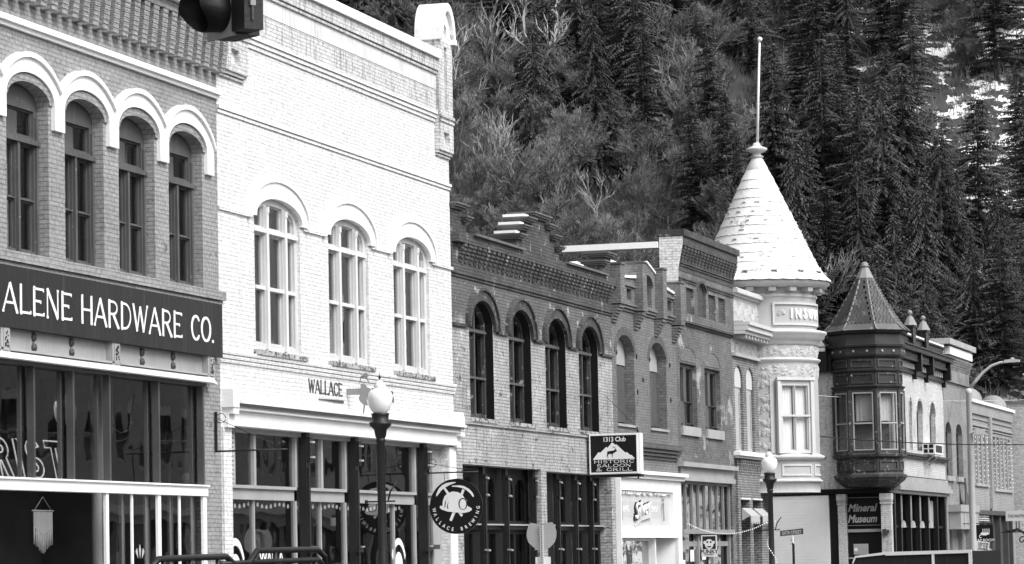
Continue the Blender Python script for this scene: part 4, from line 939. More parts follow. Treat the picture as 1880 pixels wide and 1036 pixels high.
for k, prof in enumerate(([(TR-.02, 3.66), (TR-.02, 4.0), (TR+.05, 4.0), (TR+.07, 4.06), (TR+.01, 4.09), (TR-.02, 4.1)],
             [(TR-.03, 4.7), (TR+.04, 4.72), (TR+.14, 4.78), (TR+.16, 4.86), (TR+.05, 4.9), (TR-.01, 4.93)],
             [(TR, 7.9), (TR+.05, 7.95), (TR+.1, 8.0), (TR+.1, 8.04), (TR+.01, 8.07)],
             [(TR, 8.49), (TR+.06, 8.52), (TR+.07, 8.6), (TR+.1, 8.64), (TR+.25, 8.74), (TR+.27, 8.84), (TR+.33, 8.88), (TR+.33, 8.95), (TR+.02, 9.02)],
             [(TR, 10.05), (TR+.05, 10.08), (TR+.05, 10.14), (TR+.01, 10.17)],
             [(TR+.02, 10.38), (TR+.36, 10.4), (TR+.4, 10.47), (TR+.46, 10.5), (TR+.48, 10.6), (TR+.3, 10.62)])):
    ring('moulding', prof)
MB().lathe((TX, TY, 0), [(.01, 3.66), (TR-.02, 3.66)], 48, False).build('soffit', 'black_paint', F2)
for i in range(18):
    q = MB(); a = math.radians(20*i-8); ca, sa = math.cos(a), math.sin(a); fr2 = Fr((TX+ca*TR, TY+sa*TR, 0), (-sa, ca, 0))
    q.fr = fr2; q.box(-.12, .12, 10.24, 10.38, -.02, .3); q.build('eave_bracket', 'pale_stone', F2)
# raised panels below window, on the apron
def wrap_frame(a0, a1, z0, z1, r, t=.06, d=.03):
    q = MB(); n = 14
    def band_(a, b_, c1, d1):
        m = max(2, int(abs(b_-a)/3)+1)
        prof = [(r, c1), (r+d, c1), (r+d, d1), (r, d1)]
        q.lathe((TX, TY, 0), prof, m, False, math.radians(a), math.radians(b_))
        for aa in (a, b_):
            P = [cylp(aa, z, rr) for rr, z in prof]; q.add(P, [(0, 1, 2, 3)])
    da = math.degrees(t/r)
    band_(a0, a1, z0, z0+t); band_(a0, a1, z1-t, z1); band_(a0, a0+da, z0+t, z1-t); band_(a1-da, a1, z0+t, z1-t)
    return q
wrap_frame(-61, -22, 4.2, 4.58, TR-.02).build('panel_frame', 'offwhite_paint', F2); wrap_frame(-112, -68, 4.2, 4.58, TR-.02).build('panel_frame', 'offwhite_paint', F2); wrap_frame(-16, 40, 4.2, 4.58, TR-.02).build('panel_frame', 'offwhite_paint', F2)
wrap_frame(-67, 10, 9.13, 9.88, TR, .07, .06).build('sign_frame', 'offwhite_paint', F2)
cy = lambda u, v, w_: cylp(u, v, TR+.002+w_)
def cpos(u, v, w_): return cylp(math.degrees(u/TR), v, TR+.002+w_)
ang = lambda a: math.radians(a)*TR
q = MB(); relief_strip(q, cpos, ang(-100), ang(30), 8.09, 8.48, .42); relief_strip(q, cpos, ang(-100), ang(30), 7.4, 7.85, .5)
q.build('relief', 'pale_relief', F2)
q = MB(); relief_strip(q, cpos, ang(-93), ang(-71), 5.02, 7.35, .36, .06); q.build('relief', 'pale_relief', F2)
q = MB(); relief_strip(q, cpos, ang(-62), ang(-52), 9.28, 9.72, .3, .06); q.build('eagle_relief', 'pale_relief', F2)
for i, ch in enumerate('INSURANCE'):
    a = -46+[0, 8.5, 19, 29, 39, 49, 59, 69, 79][i]; ra = math.radians(a); ca, sa = math.cos(ra), math.sin(ra)
    text_obj(ch, Fr((TX+ca*TR, TY+sa*TR, 0), (-sa, ca, 0)), 0, 9.5, .02, .43, 'white_trim', F2, bold=.018, depth=.03, sx=.8, name='letter')
# turret window
ra = math.radians(WC); ca, sa = math.cos(ra), math.sin(ra); hw = TR*math.sin(math.radians(WH))
wf = Fr((TX+ca*(TR-.05), TY+sa*(TR-.05), 0), (-sa, ca, 0))
f = window(F2, wf, -hw-.02, hw+.02, 4.93, 7.36, 0, .06, [rect(-hw+.2, 5.05, -.04, 6.12), rect(.04, 5.05, hw-.2, 6.12), rect(-hw+.2, 6.2, -.04, 7.12), rect(.04, 6.2, hw-.2, 7.12)], 'offwhite_paint', 'glass_clear', [(-hw+.15, -.02, 5.0, 7.2, 'curtain_white'), (.02, hw-.15, 5.0, 7.2, 'curtain_white')])
q = MB(wf); q.box(-hw-.04, -hw+.09, 4.93, 7.4, .062, .12); q.box(hw-.09, hw+.04, 4.93, 7.4, .062, .12); q.box(-hw-.08, hw+.08, 7.32, 7.42, .062, .16); q.box(-hw+.1, hw-.1, 6.13, 6.19, .062, .09); q.build('casing', 'offwhite_paint', f)
# pilaster strips at the junction with the flat wall
q = MB()
for a in (-99, -70): r_ = math.radians(a); q.fr = Fr((TX+math.cos(r_)*TR, TY+math.sin(r_)*TR, 0), (-math.sin(r_), math.cos(r_), 0)); q.box(-.06, .06, 4.93, 7.36, -.02, .05)
q.build('pilaster', 'offwhite_paint', F2)
# conical tiled roof, rows of tiles lapped like flared skirts
prof = [(2.36, 10.63), (2.02, 10.98), (1.79, 11.42), (1.52, 12.02), (1.24, 12.6), (.95, 13.2), (.68, 13.78), (.46, 14.26), (.36, 14.45)]
def rz_(z):
    for (r0, z0), (r1, z1) in zip(prof, prof[1:]):
        if z <= z1: return r0+(r1-r0)*(z-z0)/(z1-z0)
    return prof[-1][0]
rows = 12; zz = [10.63+(14.42-10.63)*i/rows for i in range(rows+1)]
q = MB(); nseg = 180
for i in range(rows):
    z0, z1 = zz[i], zz[i+1]; V = []
    lip = .03; ring_ = []
    for (z, ex) in ((z0-.015, 0.), (z0-.01, lip), (z1, .0)):
        L_ = []
        for j in range(nseg):
            sc_ = abs(math.sin(PI*j*30/nseg+.5*PI*(i % 2))); r = rz_(max(z, 10.63))+ex+(.008*sc_ if ex else .004*sc_)
            a = 2*PI*j/nseg; L_.append(Vector((TX+r*math.cos(a), TY+r*math.sin(a), z-(.02*sc_ if z < z1 else 0))))
        ring_.append(L_)
    F = [(j, (j+1) % nseg, nseg+(j+1) % nseg, nseg+j) for j in range(nseg)]
    q.add(ring_[0]+ring_[1], F, False); q.add(ring_[1]+ring_[2], F, True)
CR = q.build('conical_roof', 'roof_metal_white', F2)
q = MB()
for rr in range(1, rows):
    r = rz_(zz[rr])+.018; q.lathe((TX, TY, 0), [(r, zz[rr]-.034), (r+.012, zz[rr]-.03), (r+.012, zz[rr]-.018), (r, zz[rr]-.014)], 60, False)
q.build('lap_shadow_line', 'grey_paint', CR)  # thin grey rings added to draw shadow lines under the laps
q = MB()
for rr in (1, 2, 3, 4, 5, 6, 7, 8):
    for k in range(13):
        a = k*2*PI/13+rr*.61; z = zz[rr]+.12; r = rz_(z)+.03; c1 = Fr((TX+r*math.cos(a), TY+r*math.sin(a), 0), (-math.sin(a), math.cos(a), 0)); q.fr = c1
        if random.random() < .75: s = .05+.04*random.random(); q.box(-s, s, z, z+.035, -.03, .02)
q.build('tile_relief', 'offwhite_paint', CR)
q = MB()
for k in range(14):
    a = k*2*PI/14+.2; r = 2.1; q.fr = Fr((TX+r*math.cos(a), TY+r*math.sin(a), 0), (-math.sin(a), math.cos(a), 0)); q.box(-.09, .09, 10.9, 10.94, -.05, .1); q.box(.05, .09, 10.86, 10.9, .0, .1)
q.build('snow_guard', 'steel', CR)
MB().lathe((TX, TY, 0), [(.37, 14.4), (.36, 14.5), (.2, 14.8), (.15, 14.85), (.24, 14.88), (.14, 14.93), (.14, 15.0), (.24, 15.03), (.36, 15.12), (.35, 15.16), (.2, 15.22), (.13, 15.26), (.1, 15.35), (.0, 15.36)], 28).build('finial', 'offwhite_paint', CR)
fp = MB(); fp.tube([(TX+.03, TY, 15.3), (TX+.1, TY, 16.9), (TX+.2, TY, 18.72)], .05, 8, .035); FPo = fp.build('flagpole', 'white_trim', F2)
MB().lathe((TX+.21, TY, 18.83), [(.001, -.09), (.065, -.06), (.09, 0), (.065, .06), (.001, .09)], 12).build('pole_ball', 'white_trim', FPo)
# scalloped awnings over the two lower windows
for y in (105.3, 107.15):
    q = MB(); n = 20; V = []; F = []
    for i in range(n+1):
        u = y-.05+1.4*i/n; V += [FX.p(u, 3.15, .02), FX.p(u, 2.9, .3), FX.p(u, 2.72-.1*abs(math.sin(i*PI/4)), .31)]
    for i in range(n): F += [(3*i, 3*i+3, 3*i+4, 3*i+1), (3*i+1, 3*i+4, 3*i+5, 3*i+2)]
    q.add(V, F); q.add([FX.p(y-.05, 3.15, .02), FX.p(y-.05, 2.9, .3), FX.p(y-.05, 2.75, .02)], [(0, 1, 2)]); q.build('awning', 'pale_stone', F2)
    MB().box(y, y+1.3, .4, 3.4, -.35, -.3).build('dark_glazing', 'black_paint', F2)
    MB().box(y-.05, y+1.4, 3.42, 3.47, -.1, .02).build('lintel', 'white_paint', F2)

# ------------------------------------------------------------------ G: mineral museum
G_ = thing('museum_building', 'pale brick corner building with a dark octagonal oriel and black bracketed cornice', 'building', (-3, 141, 0))
YG = 134.0; OC = Vector((-.85, 134.35, 0)); AP = 1.34; CR8 = 1/math.cos(PI/8)
gw = [(136.45, 138.0), (139.1, 139.85), (141.1, 142.7), (144.6, 146.25)]
MB().prism(rect(134.75, 4.75, 148.68, 9.0), -.4, 0, [opening(a, b_, 5.85, 7.45, .58) for a, b_ in gw]).build('front_wall', 'brick_museum', G_)
shell(G_, 135.0, 148.68, 10.2, floorz=4.3, roofz=9.2, side='brick_museum')
MB(fy(YG)).prism(rect(-14, 4.15, 0.0, 9.2), -.4, 0).build('side_wall_upper', 'brick_museum', G_)
q = MB(fy(YG))
for i in range(30): q.box(-14, -2.52, .15+.127*i, .15+.127*(i+1)-.016, -.3, .03); q.box(-14, -2.52, .15+.127*(i+1)-.016, .15+.127*(i+1), -.3, .015)
q.build('lap_siding', 'white_paint', G_)
q = MB(fy(YG)); q.box(-14, -.1, 4.02, 4.12, -.3, .1); q.box(-3.2, 0.05, 4.12, 4.2, -.3, .16); q.box(-2.5, .02, 3.99, 4.02, -.3, -.05); q.build('side_cornice', 'black_paint', G_)
q = MB(fy(YG)); q.box(-14, -2.6, 5.42, 5.5, -.1, .05); q.build('side_string_course', 'black_paint', G_)
for x0, x1 in ((-2.16, -1.86), (-.42, -.02)):
    q = MB(fy(YG)); q.box(x0, x1, .15, 3.55, -.4, .02); q.box(x0-.03, x1+.03, 3.56, 3.63, -.4, .05); q.box(x0-.02, x1+.02, 3.65, 3.7, -.4, .06); q.box(x0-.04, x1+.04, 3.72, 3.98, -.4, .08); q.build('corner_column', 'brick_museum', G_)
q = MB(fy(YG)); q.box(-2.5, -2.17, .15, 3.99, -.35, -.1); q.box(-1.85, -.43, .15, 3.99, -.5, -.42); q.box(-1.85, -.43, 2.68, 2.72, -.42, -.36); q.box(-1.85, -.43, 3.78, 3.82, -.42, -.36)
ED = q.build('entrance_wall', 'black_paint', G_)
q = MB(fy(YG)); q.box(-1.85, -.46, 2.46, 2.58, -.42, -.3); q.box(-1.85, -.46, 2.72, 2.74, -.42, -.34); q.box(-1.85, -.46, 3.83, 3.85, -.42, -.34); q.box(-1.83, -.46, 1.4, 1.46, -.42, -.36); q.build('entrance_rail', 'grey_paint', G_)
text_obj('Mineral', fy(YG), -1.26, 3.42, -.4, .42, 'pale_stone', G_, sx=.9, shear=.3, bold=.012)
text_obj('Museum', fy(YG), -1.26, 2.98, -.4, .42, 'offwhite_paint', G_, sx=.82, shear=.3, bold=.012)
q = MB(fy(YG)); q.box(-.36, -.2, 2.32, 2.56, .08, .2); q.box(-.2, -.1, 2.38, 2.52, .06, .14); q.build('meter_box', 'dark_wood', G_)
def octa(q, zs, capt=True, capb=True):
    q.lathe(OC, [((AP+o)*CR8, z) for o, z in zs], 8, False, PI/8, PI/8+2*PI)
    if capt: o, z = zs[-1]; k = len(q.v); q.add([OC+Vector(((AP+o)*CR8*math.cos(PI/8+i*PI/4), (AP+o)*CR8*math.sin(PI/8+i*PI/4), z)) for i in range(8)], [tuple(range(8))])
    if capb: o, z = zs[0]; q.add([OC+Vector(((AP+o)*CR8*math.cos(PI/8+i*PI/4), (AP+o)*CR8*math.sin(PI/8+i*PI/4), z)) for i in range(8)], [tuple(reversed(range(8)))])
def facet(a): r = math.radians(a); n = Vector((math.cos(r), math.sin(r), 0)); u = Z.cross(n); return Fr(OC+n*AP, u)
q = MB(); octa(q, [(-.35, 4.25), (-.05, 4.5), (.0, 4.6), (.04, 4.62), (.04, 4.72), (-.06, 4.74), (-.1, 4.8), (-.1, 5.35), (.0, 5.4), (.06, 5.44), (.08, 5.52), (-.02, 5.56)]); q.build('oriel_base', 'dark_paint_worn', G_)
q = MB(); octa(q, [(-.02, 8.08), (.0, 8.1), (.0, 8.14), (.05, 8.18), (.08, 8.24), (-.05, 8.28), (-.05, 8.82), (.05, 8.84), (.06, 8.92), (-.04, 8.94), (-.04, 9.36), (.03, 9.38), (.08, 9.44), (.1, 9.5), (.1, 9.76), (.2, 9.8), (.22, 9.88), (.1, 9.9), (.06, 10.3), (.2, 10.36), (.24, 10.43), (.1, 10.45)]); q.build('oriel_frieze', 'brown_dark', G_)
for a in (-135, -90, -45, 0, 180):
    fr3 = facet(a); hw = AP*math.tan(PI/8)
    L = [rect(-hw+.17, 5.72, hw-.17, 6.72), rect(-hw+.17, 6.8, hw-.17, 7.95)]
    f = window(G_, fr3, -hw+.002, hw-.002, 5.57, 8.075, 0, 0, L, 'dark_paint_worn', 'glass_old' if a != -135 else 'glass_dark', [(-hw+.2, hw-.2, 6.85, 7.95, 'curtain_white' if a in (-90, -45) else 'interior_mid')] if a not in (0, 180) else None)
    q = MB(fr3); q.box(-hw+.17, hw-.17, 6.73, 6.79, -.06, .02); q.prism(rect(-hw+.14, 5.68, hw-.14, 7.99), -.05, .012, [rect(-hw+.185, 5.73, hw-.185, 7.94)]); q.build('sash', 'stone_sill', f)
    q = MB(fr3); q.box(-hw-.02, -hw+.08, 5.56, 8.08, -.05, .04); q.box(hw-.08, hw+.02, 5.56, 8.08, -.05, .04); q.build('corner_post', 'dark_paint_worn', f)
    for z0, z1, o in ((8.34, 8.76, -.05), (8.99, 9.31, -.04), (4.87, 5.28, -.1)):
        q = MB(fr3); q.prism(rect(-hw+.1, z0, hw-.1, z1), o, o+.04, [rect(-hw+.17, z0+.07, hw-.17, z1-.07)]); q.build('raised_panel', 'dark_paint_worn', G_)
    q = MB(fr3)
    for u in (-.3, .25): q.prism(arcp(u, 9.63, .05, .05, 0, 360, 8), .1, .14)
    q.build('boss', 'grey_paint', G_)
q = MB(); octa(q, [(.3, 10.46), (.2, 10.5), (.02, 10.72), (-.26, 11.15), (-.66, 11.85), (-1.04, 12.62)], capt=True); OR = q.build('oriel_roof', 'shingle', G_)
q = MB(); octa(q, [(-1.0, 12.63), (-1.02, 12.68), (-1.2, 13.08)]); q.lathe(OC, [(.16, 13.08), (.22, 13.12), (.14, 13.16), (.16, 13.22), (.08, 13.28), (.001, 13.3)], 10); q.build('roof_cap', 'midgrey_paint', OR)
q = MB()
for i in range(8):
    a = PI/8+i*PI/4; q.tube([OC+Vector(((AP+o)*CR8*math.cos(a)*1.0, (AP+o)*CR8*math.sin(a), z+.02)) for o, z in ((.3, 10.46), (.02, 10.72), (-.26, 11.15), (-.66, 11.85), (-1.04, 12.62))], .035, 5)
q.build('ridge', 'midgrey_paint', OR)
q = MB()      # fish-scale shingle rows
for zrow in range(17):
    z = 10.75+zrow*.11; 
    pr = ((.02, 10.72), (-.26, 11.15), (-.66, 11.85), (-1.04, 12.62)); o = -1.04
    for (o0, z0), (o1, z1) in zip(pr, pr[1:]):
        if z <= z1: o = o0+(o1-o0)*(z-z0)/(z1-z0); break
    for a in (-135, -90, -45, 0, 180):
        r = math.radians(a); n = Vector((math.cos(r), math.sin(r), 0)); q.fr = Fr(OC+n*(AP+o), Z.cross(n)); hw = (AP+o)*math.tan(PI/8); m = max(1, int(hw*2/.16)); wd_ = 2*hw/m
        for i in range(m):
            u = -hw+wd_*i+(.5*wd_ if zrow % 2 and i < m-1 else 0); q.prism([(u+.01, z), (u+wd_*.5, z-.05), (u+wd_-.01, z), (u+wd_-.01, z+.1), (u+.01, z+.1)], -.03, .03)
q.build('shingle_row', 'shingle', OR)
for k, (a, b_) in enumerate(gw):
    uc = (a+b_)/2; L = [rect(a+.1, 5.98, b_-.1, 6.7), rect(a+.1, 6.78, b_-.1, 7.6)]
    window(G_, FX, a, b_, 5.85, 7.45, .58, -.2, L, 'dark_paint_worn', 'glass_dark')
    hood(FX, a-.01, b_+.01, 7.45, .59, .12, -.004, .03).build('arch_ring', 'brick_museum', G_)
q = MB(); q.box(134.7, 148.75, 5.5, 5.58, -.1, .14); q.box(134.7, 148.75, 5.59, 5.68, -.1, .22); q.build('sill_course', 'dark_paint_worn', G_)
q = MB(); q.box(134.6, 148.8, 4.0, 4.12, -.3, .15); q.box(134.6, 148.8, 4.13, 4.3, -.3, .3); q.box(134.7, 148.75, 4.31, 4.45, -.3, .22); q.box(134.7, 148.7, 4.46, 4.7, -.3, .1); q.build('shop_cornice', 'grey_paint', G_)
q = MB(); q.box(134.9, 148.8, 9.0, 9.12, -.3, .12); q.box(134.9, 148.8, 9.13, 9.5, -.3, .06); q.box(134.9, 148.8, 9.51, 9.62, -.3, .3); q.box(134.9, 148.8, 9.63, 9.85, -.3, .2); q.box(134.9, 148.9, 9.86, 10.02, -.3, .5); q.box(134.9, 148.9, 10.03, 10.1, -.3, .58)
q.box(135.2, 148.7, 10.11, 10.5, -.3, .05); q.box(135.2, 148.7, 10.51, 10.58, -.3, .15); q.build('bracket_cornice', 'black_paint', G_)
q = MB()
for i in range(26): y = 135.3+i*.52; q.box(y, y+.2, 9.2, 9.42, .06, .12); q.box(y+.05, y+.18, 9.66, 9.82, .2, .26)
q.build('dentil', 'grey_paint', G_)
for y in (140.2, 143.4, 148.3):
    q = MB(); q.box(y, y+.3, 9.1, 10.1, -.05, .42); q.box(y+.05, y+.25, 8.8, 9.1, -.02, .18); q.build('bracket', 'black_paint', G_)
q = MB(); q.box(135.2, 148.7, 10.585, 10.66, -.25, .12); q.build('snow_line', 'snow', G_)
for y in (139.6, 143.1):
    q = MB(); q.box(y, y+.75, 10.1, 11.0, -.15, .2); q.box(y-.04, y+.79, 10.95, 11.03, -.2, .25); P = q.build('parapet_pinnacle', 'black_paint', G_)
    q = MB(); c0 = Vector((.03, y+.37, 0)); q.lathe(c0, [(.3, 11.03), (.12, 11.4), (.06, 11.42), (.05, 11.48), (.1, 11.52), (.11, 11.58), (.06, 11.66), (.001, 11.68)], 8, False); q.build('pinnacle_cap', 'midgrey_paint', P)
q = MB(); q.box(140.6, 142.2, 9.3, 11.6, -2.4, -1.9); q.box(140.5, 142.3, 11.6, 11.8, -2.5, -1.8); q.build('chimney', 'brick_rough_white', G_)
q = MB(fy(YG)); q.box(-2.75, -2.35, 8.9, 9.9, -.1, .5); q.prism([(-2.75, 9.9), (-2.35, 9.9), (-2.55, 10.2)], 0, .5); q.box(-14, -2.2, 8.9, 9.6, -.3, .3); q.build('side_bracket', 'black_paint', G_)
q = MB(fy(YG)); q.box(-2.7, -2.4, 9.7, 9.85, .5, .53); q.prism([(-2.73, 9.9), (-2.37, 9.9), (-2.55, 10.17)], .5, .52); q.build('bracket_face', 'offwhite_paint', G_)
q = MB(); q.box(134.75, 148.6, .15, 4.0, -.4, -.3)
for y in (134.8, 136.3, 138.7, 141.1, 143.5, 146.0, 148.2): q.box(y, y+.28, .3, 3.99, -.3, .0)
q.box(134.8, 148.5, 2.62, 2.72, -.3, -.1); SG = q.build('shopfront_frame', 'black_paint', G_)
q = MB()
for y in (136.3, 138.7, 141.1, 143.5): q.prism([(y, 2.62), (y+.5, 2.62), (y+.42, 2.8), (y+.1, 2.9)], .0, .12); q.box(y+.02, y+.1, 2.9, 3.9, 0, .05)
q.build('bracket', 'pale_stone', SG)
MB().box(134.8, 148.5, .3, 3.98, -.2, -.195).build('glass', 'glass_dark', SG)
MB().box(145.0, 146.0, 2.8, 3.8, -.19, -.18).build('window_sheet', 'grey_paint', SG)
ac = thing('window_air_conditioner', 'white boxy air conditioner sticking out of an upper arched window above the museum shopfront', 'air conditioner', (.3, 143.2, 5.7))
q = MB(); q.box(142.3, 144.4, 5.72, 6.18, 0, .55); q.build('casing', 'white_paint', ac)
q = MB(fy(142.3)); q.box(.08, .24, 5.78, 5.93, 0, .01); q.box(.3, .48, 5.78, 5.93, 0, .01); q.box(.08, .24, 5.98, 6.13, 0, .01); q.box(.3, .48, 5.98, 6.13, 0, .01)
q.fr = FX; q.box(142.5, 144.2, 5.8, 6.1, .551, .56); q.build('grille', 'black_paint', ac)
q = MB(); q.tube([(.5, 142.6, 5.72), (.0, 142.6, 5.3)], .02, 5); q.tube([(.5, 144.1, 5.72), (.0, 144.1, 5.3)], .02, 5); q.build('support_strut', 'galv', ac)

# ------------------------------------------------------------------ H: grey end building
H_ = thing('grey_brick_building', 'narrow grey brick building with a white parapet strip and a pair of slim arched windows', 'building', (-3, 152.6, 0))
hw_ = [(149.05, 150.9), (152.2, 154.2)]
MB().prism(rect(148.72, .15, 156.58, 9.2), -.4, 0, [opening(a, b_, 4.95, 6.85, .5) for a, b_ in hw_]+[rect(149.3, .3, 155.9, 2.6)]).build('wall', 'brick_end', H_)
shell(H_, 148.72, 156.58, 10.9, floorz=4, roofz=9.9, side='brick_museum')
q = MB(); q.box(148.72, 156.58, 9.2, 10.75, -.4, .05); q.box(148.7, 156.6, 9.15, 9.25, -.3, .12); q.box(148.72, 156.58, 8.3, 8.62, -.05, .012); q.build('parapet', 'brick_end', H_)
corbels(148.9, 156.5, 20, 9.75, 10.25, .2, .5, 5, .05).build('corbel_table', 'brick_end', H_)
q = MB(); q.box(149.3, 156.3, 10.33, 10.68, .05, .28); q.build('parapet_panel', 'white_trim', H_)
q = MB(); q.box(148.6, 156.75, 10.75, 11.0, -.5, .4); q.build('coping', 'stone_sill', H_)
MB(fy(148.71)).prism(rect(-.5, 9.6, .1, 10.74), 0, .02).build('painted_return', 'brick_whitewash', H_)
for a, b_ in hw_:
    f = window(H_, FX, a, b_, 4.95, 6.85, .5, -.2, [rect(a+.12, 5.08, b_-.12, 5.85), rect(a+.12, 5.93, b_-.12, 6.9)], 'dark_paint_worn', 'glass_dark')
    MB().box(a-.1, b_+.1, 4.72, 4.94, -.1, .1).build('sill', 'stone_sill', f)
q = MB(); q.box(149.3, 155.0, 2.62, 3.62, .02, .5)
for i in range(6): q.box(149.3+i*1.13, 149.36+i*1.13, 2.65, 3.3, .5, .53)
q.box(149.2, 155.1, 3.35, 3.66, .0, .56); q.box(149.2, 155.1, 2.58, 2.64, 0, .56); q.build('shop_canopy', 'grey_paint', H_)
q = MB(); q.box(149.3, 155.9, .3, 2.58, -.3, -.25); q.box(150.5, 150.7, .3, 2.58, -.25, -.05); q.box(153.5, 153.7, .3, 2.58, -.25, -.05); q.box(151.0, 153.2, .4, 2.2, -.25, -.2); q.build('shopfront_frame', 'midgrey_paint', H_)
q = MB(); q.prism([(152.6, 3.66), (155.6, 3.66), (153.2, 4.2), (152.8, 4.9), (152.6, 4.9)], .25, .3); q.build('canopy_gable', 'dark_wood', H_)

# ------------------------------------------------------------------ I: tap room building, J beyond
I_ = thing('tap_room_building', 'light brick building with round roof domes and tall narrow windows wrapped in bulb strings', 'building', (-3, 164, 0))
iw = [(158.1, 158.9), (159.5, 160.3), (161.0, 161.8), (164.4, 165.2), (165.8, 166.6), (167.2, 168.0), (168.6, 169.4), (169.9, 170.6)]
MB().prism(rect(156.6, .15, 171.48, 8.0), -.4, 0, [rect(a, 4.75 if a < 163 else 4.6, b_, 7.1) for a, b_ in iw]+[rect(157.6, .3, 170.8, 3.3)]).build('wall', 'brick_tap', I_)
shell(I_, 156.6, 171.48, 8.5, floorz=3.6, roofz=7.9)
q = MB(); q.box(156.6, 171.48, 8.0, 8.5, -.4, .1); q.box(156.6, 171.5, 7.3, 7.36, -.1, .06); q.box(156.6, 171.5, 7.42, 7.48, -.1, .1); q.box(156.6, 171.5, 7.75, 7.8, -.1, .06); q.box(162.6, 163.3, 3.6, 8.0, -.1, .15); q.build('parapet', 'brick_tap', I_)
MB().box(156.5, 171.6, 8.5, 8.64, -.5, .2).build('coping', 'snow', I_)
for a, b_ in iw:
    z0 = 4.75 if a < 163 else 4.6
    f = window(I_, FX, a, b_, z0, 7.1, 0, -.1, [rect(a+.1, z0+.1, b_-.1, 7.0)], 'grey_wood', 'glass_dark')
MB().box(157.8, 162.2, 4.62, 4.74, -.1, .1).build('sill', 'stone_sill', I_); MB().box(164.2, 170.9, 4.45, 4.59, -.1, .1).build('sill', 'stone_sill', I_)
for y in (160.6, 169.3):
    dm = MB().lathe((-.6, y, 8.45), [(.68, 0), (.68, .2), (.66, .4), (.56, .62), (.38, .78), (.2, .86), (.001, .88)], 20).build('dome', 'midgrey_paint', I_)
q = MB()
for y in (157.9, 159.2, 160.7, 162.0, 164.2, 165.5, 166.9, 168.3, 169.7, 170.8):
    for k in range(11): z = 4.7+k*.225+.05*math.sin(y+k); q.lathe((.07, y+.06*math.sin(k*2.), z), [(.001, -.025), (.024, 0), (.001, .025)], 5)
bl = thing('bulb_string', 'rows of white fairy bulbs hung beside the narrow windows above the tap room', 'string lights', (.1, 164, 4.7)); q.build('bulb', 'bulb', bl)
MB().tube([(.06, 157.9+i*1.3, 7.15) for i in range(11)], .012, 4).build('cable', 'galv', bl)
q = MB(); q.box(157.65, 170.75, .3, 3.28, -.3, -.25)
for y in (157.7, 160.5, 163.2, 166, 168.8, 170.5): q.box(y, y+.3, .3, 3.28, -.25, 0)
q.box(157.6, 170.8, 3.3, 3.5, -.1, .12); q.box(157.6, 163, 2.9, 3.1, -.25, -.05); q.build('shopfront_frame', 'dark_wood', I_)
q = MB()
for i in range(3): q.box(158, 162, 3.0+.1*i, 3.05+.1*i, -.05, .03)
q.build('louvre', 'offwhite_paint', I_)
J_ = thing('rough_white_building', 'tall rough white brick wall at the far end of the row', 'building', (3, 178, 0))
q = MB(fy(172)); q.box(-12, 6, .15, 9.0, -14, 0); q.build('wall', 'brick_rough_white', J_)
q = MB(fy(172)); q.box(-12.1, 6.1, 9.0, 9.12, -14.1, .1); q.build('coping', 'dark_flashing', J_)

# ------------------------------------------------------------------ signs at the far end
def board(name, label, px0, py0, px1, py1, Y, mat, t=.05, cat='sign'):
    a, b_ = at_y(px0, py0, Y), at_y(px1, py1, Y); T_ = thing(name, label, cat, ((a.x+b_.x)/2, Y, b_.z))
    f = Fr((0, Y, 0), (1, 0, 0)); MB(f).box(a.x, b_.x, b_.z, a.z, -t, 0).build('board', mat, T_); return T_, f, a, b_
T_, f, a, b_ = board('tap_room_sign', 'black hanging tap room sign with a white goat outline', 1791, 964, 1824, 996, 150, 'black_paint')
text_obj('TAP ROOM', f, (a.x+b_.x)/2, b_.z+.1, .002, .17, 'white_paint', T_, bold=.002)
q = MB(f); u, v = (a.x+b_.x)/2, (a.z+b_.z)/2
q.prism([(u-.2, v-.02), (u-.12, v+.06), (u+.2, v+.04), (u+.22, v-.02), (u+.05, v-.08), (u-.1, v-.07)], .001, .006)
for k in range(4): q.box(u-.08+k*.09, u-.05+k*.09, v+.04, v+.22, .001, .005)
q.prism(arcp(u-.18, v-.12, .07, .07, 60, 320, 10)+arcp(u-.18, v-.12, .04, .04, 320, 60, 8), .001, .005); q.build('goat_outline', 'white_paint', T_)
q = MB(); q.tube([(.02, 150, a.z+.06), (b_.x, 150, a.z+.06)], .02, 5); q.build('bracket', 'black_iron', T_)
T_ = thing('street_direction_sign', 'tilted white sign with an arrow pointing to the centre of the universe', 'sign', (3, 135.4, 1.4))
def cp_(px, py): p = at_y(px, py, 135.2); return (p.x, p.z)
f = Fr((0, 135.2, 0), (1, 0, 0))
MB(f).prism([cp_(1793, 993), cp_(1817, 996), cp_(1813, 1026), cp_(1790, 1023)], -.02, 0).build('board', 'white_paint', T_)
MB(f).prism([cp_(1793, 1011), cp_(1814, 1014), cp_(1812, 1025), cp_(1791, 1022)], 0, .004).build('lower_panel', 'midgrey_paint', T_)
for k, tx in enumerate(('CENTER', 'OF THE', 'UNIVERSE')):
    u, v = cp_(1805.3-k*.5, 998.8+k*4.7); text_obj(tx, f, u, v, .001, .115, 'black_paint', T_, sx=1.0 if k < 2 else .8, rot=-.1, bold=.002)
q = MB(f); u0, v0 = cp_(1800, 1015); u1, v1 = cp_(1807, 1022); q.tube([f.p(u0, v0, .006), f.p(u1, v1, .006)], .012, 5); q.prism([(u1+.03, v1-.04), (u1-.04, v1-.02), (u1+.02, v1+.05)], .004, .012); q.build('arrow', 'white_paint', T_)
MB(f).prism([cp_(1813, 1003), cp_(1826, 1014), cp_(1817, 1025)], -.06, -.04).build('second_sign_back', 'galv', T_)
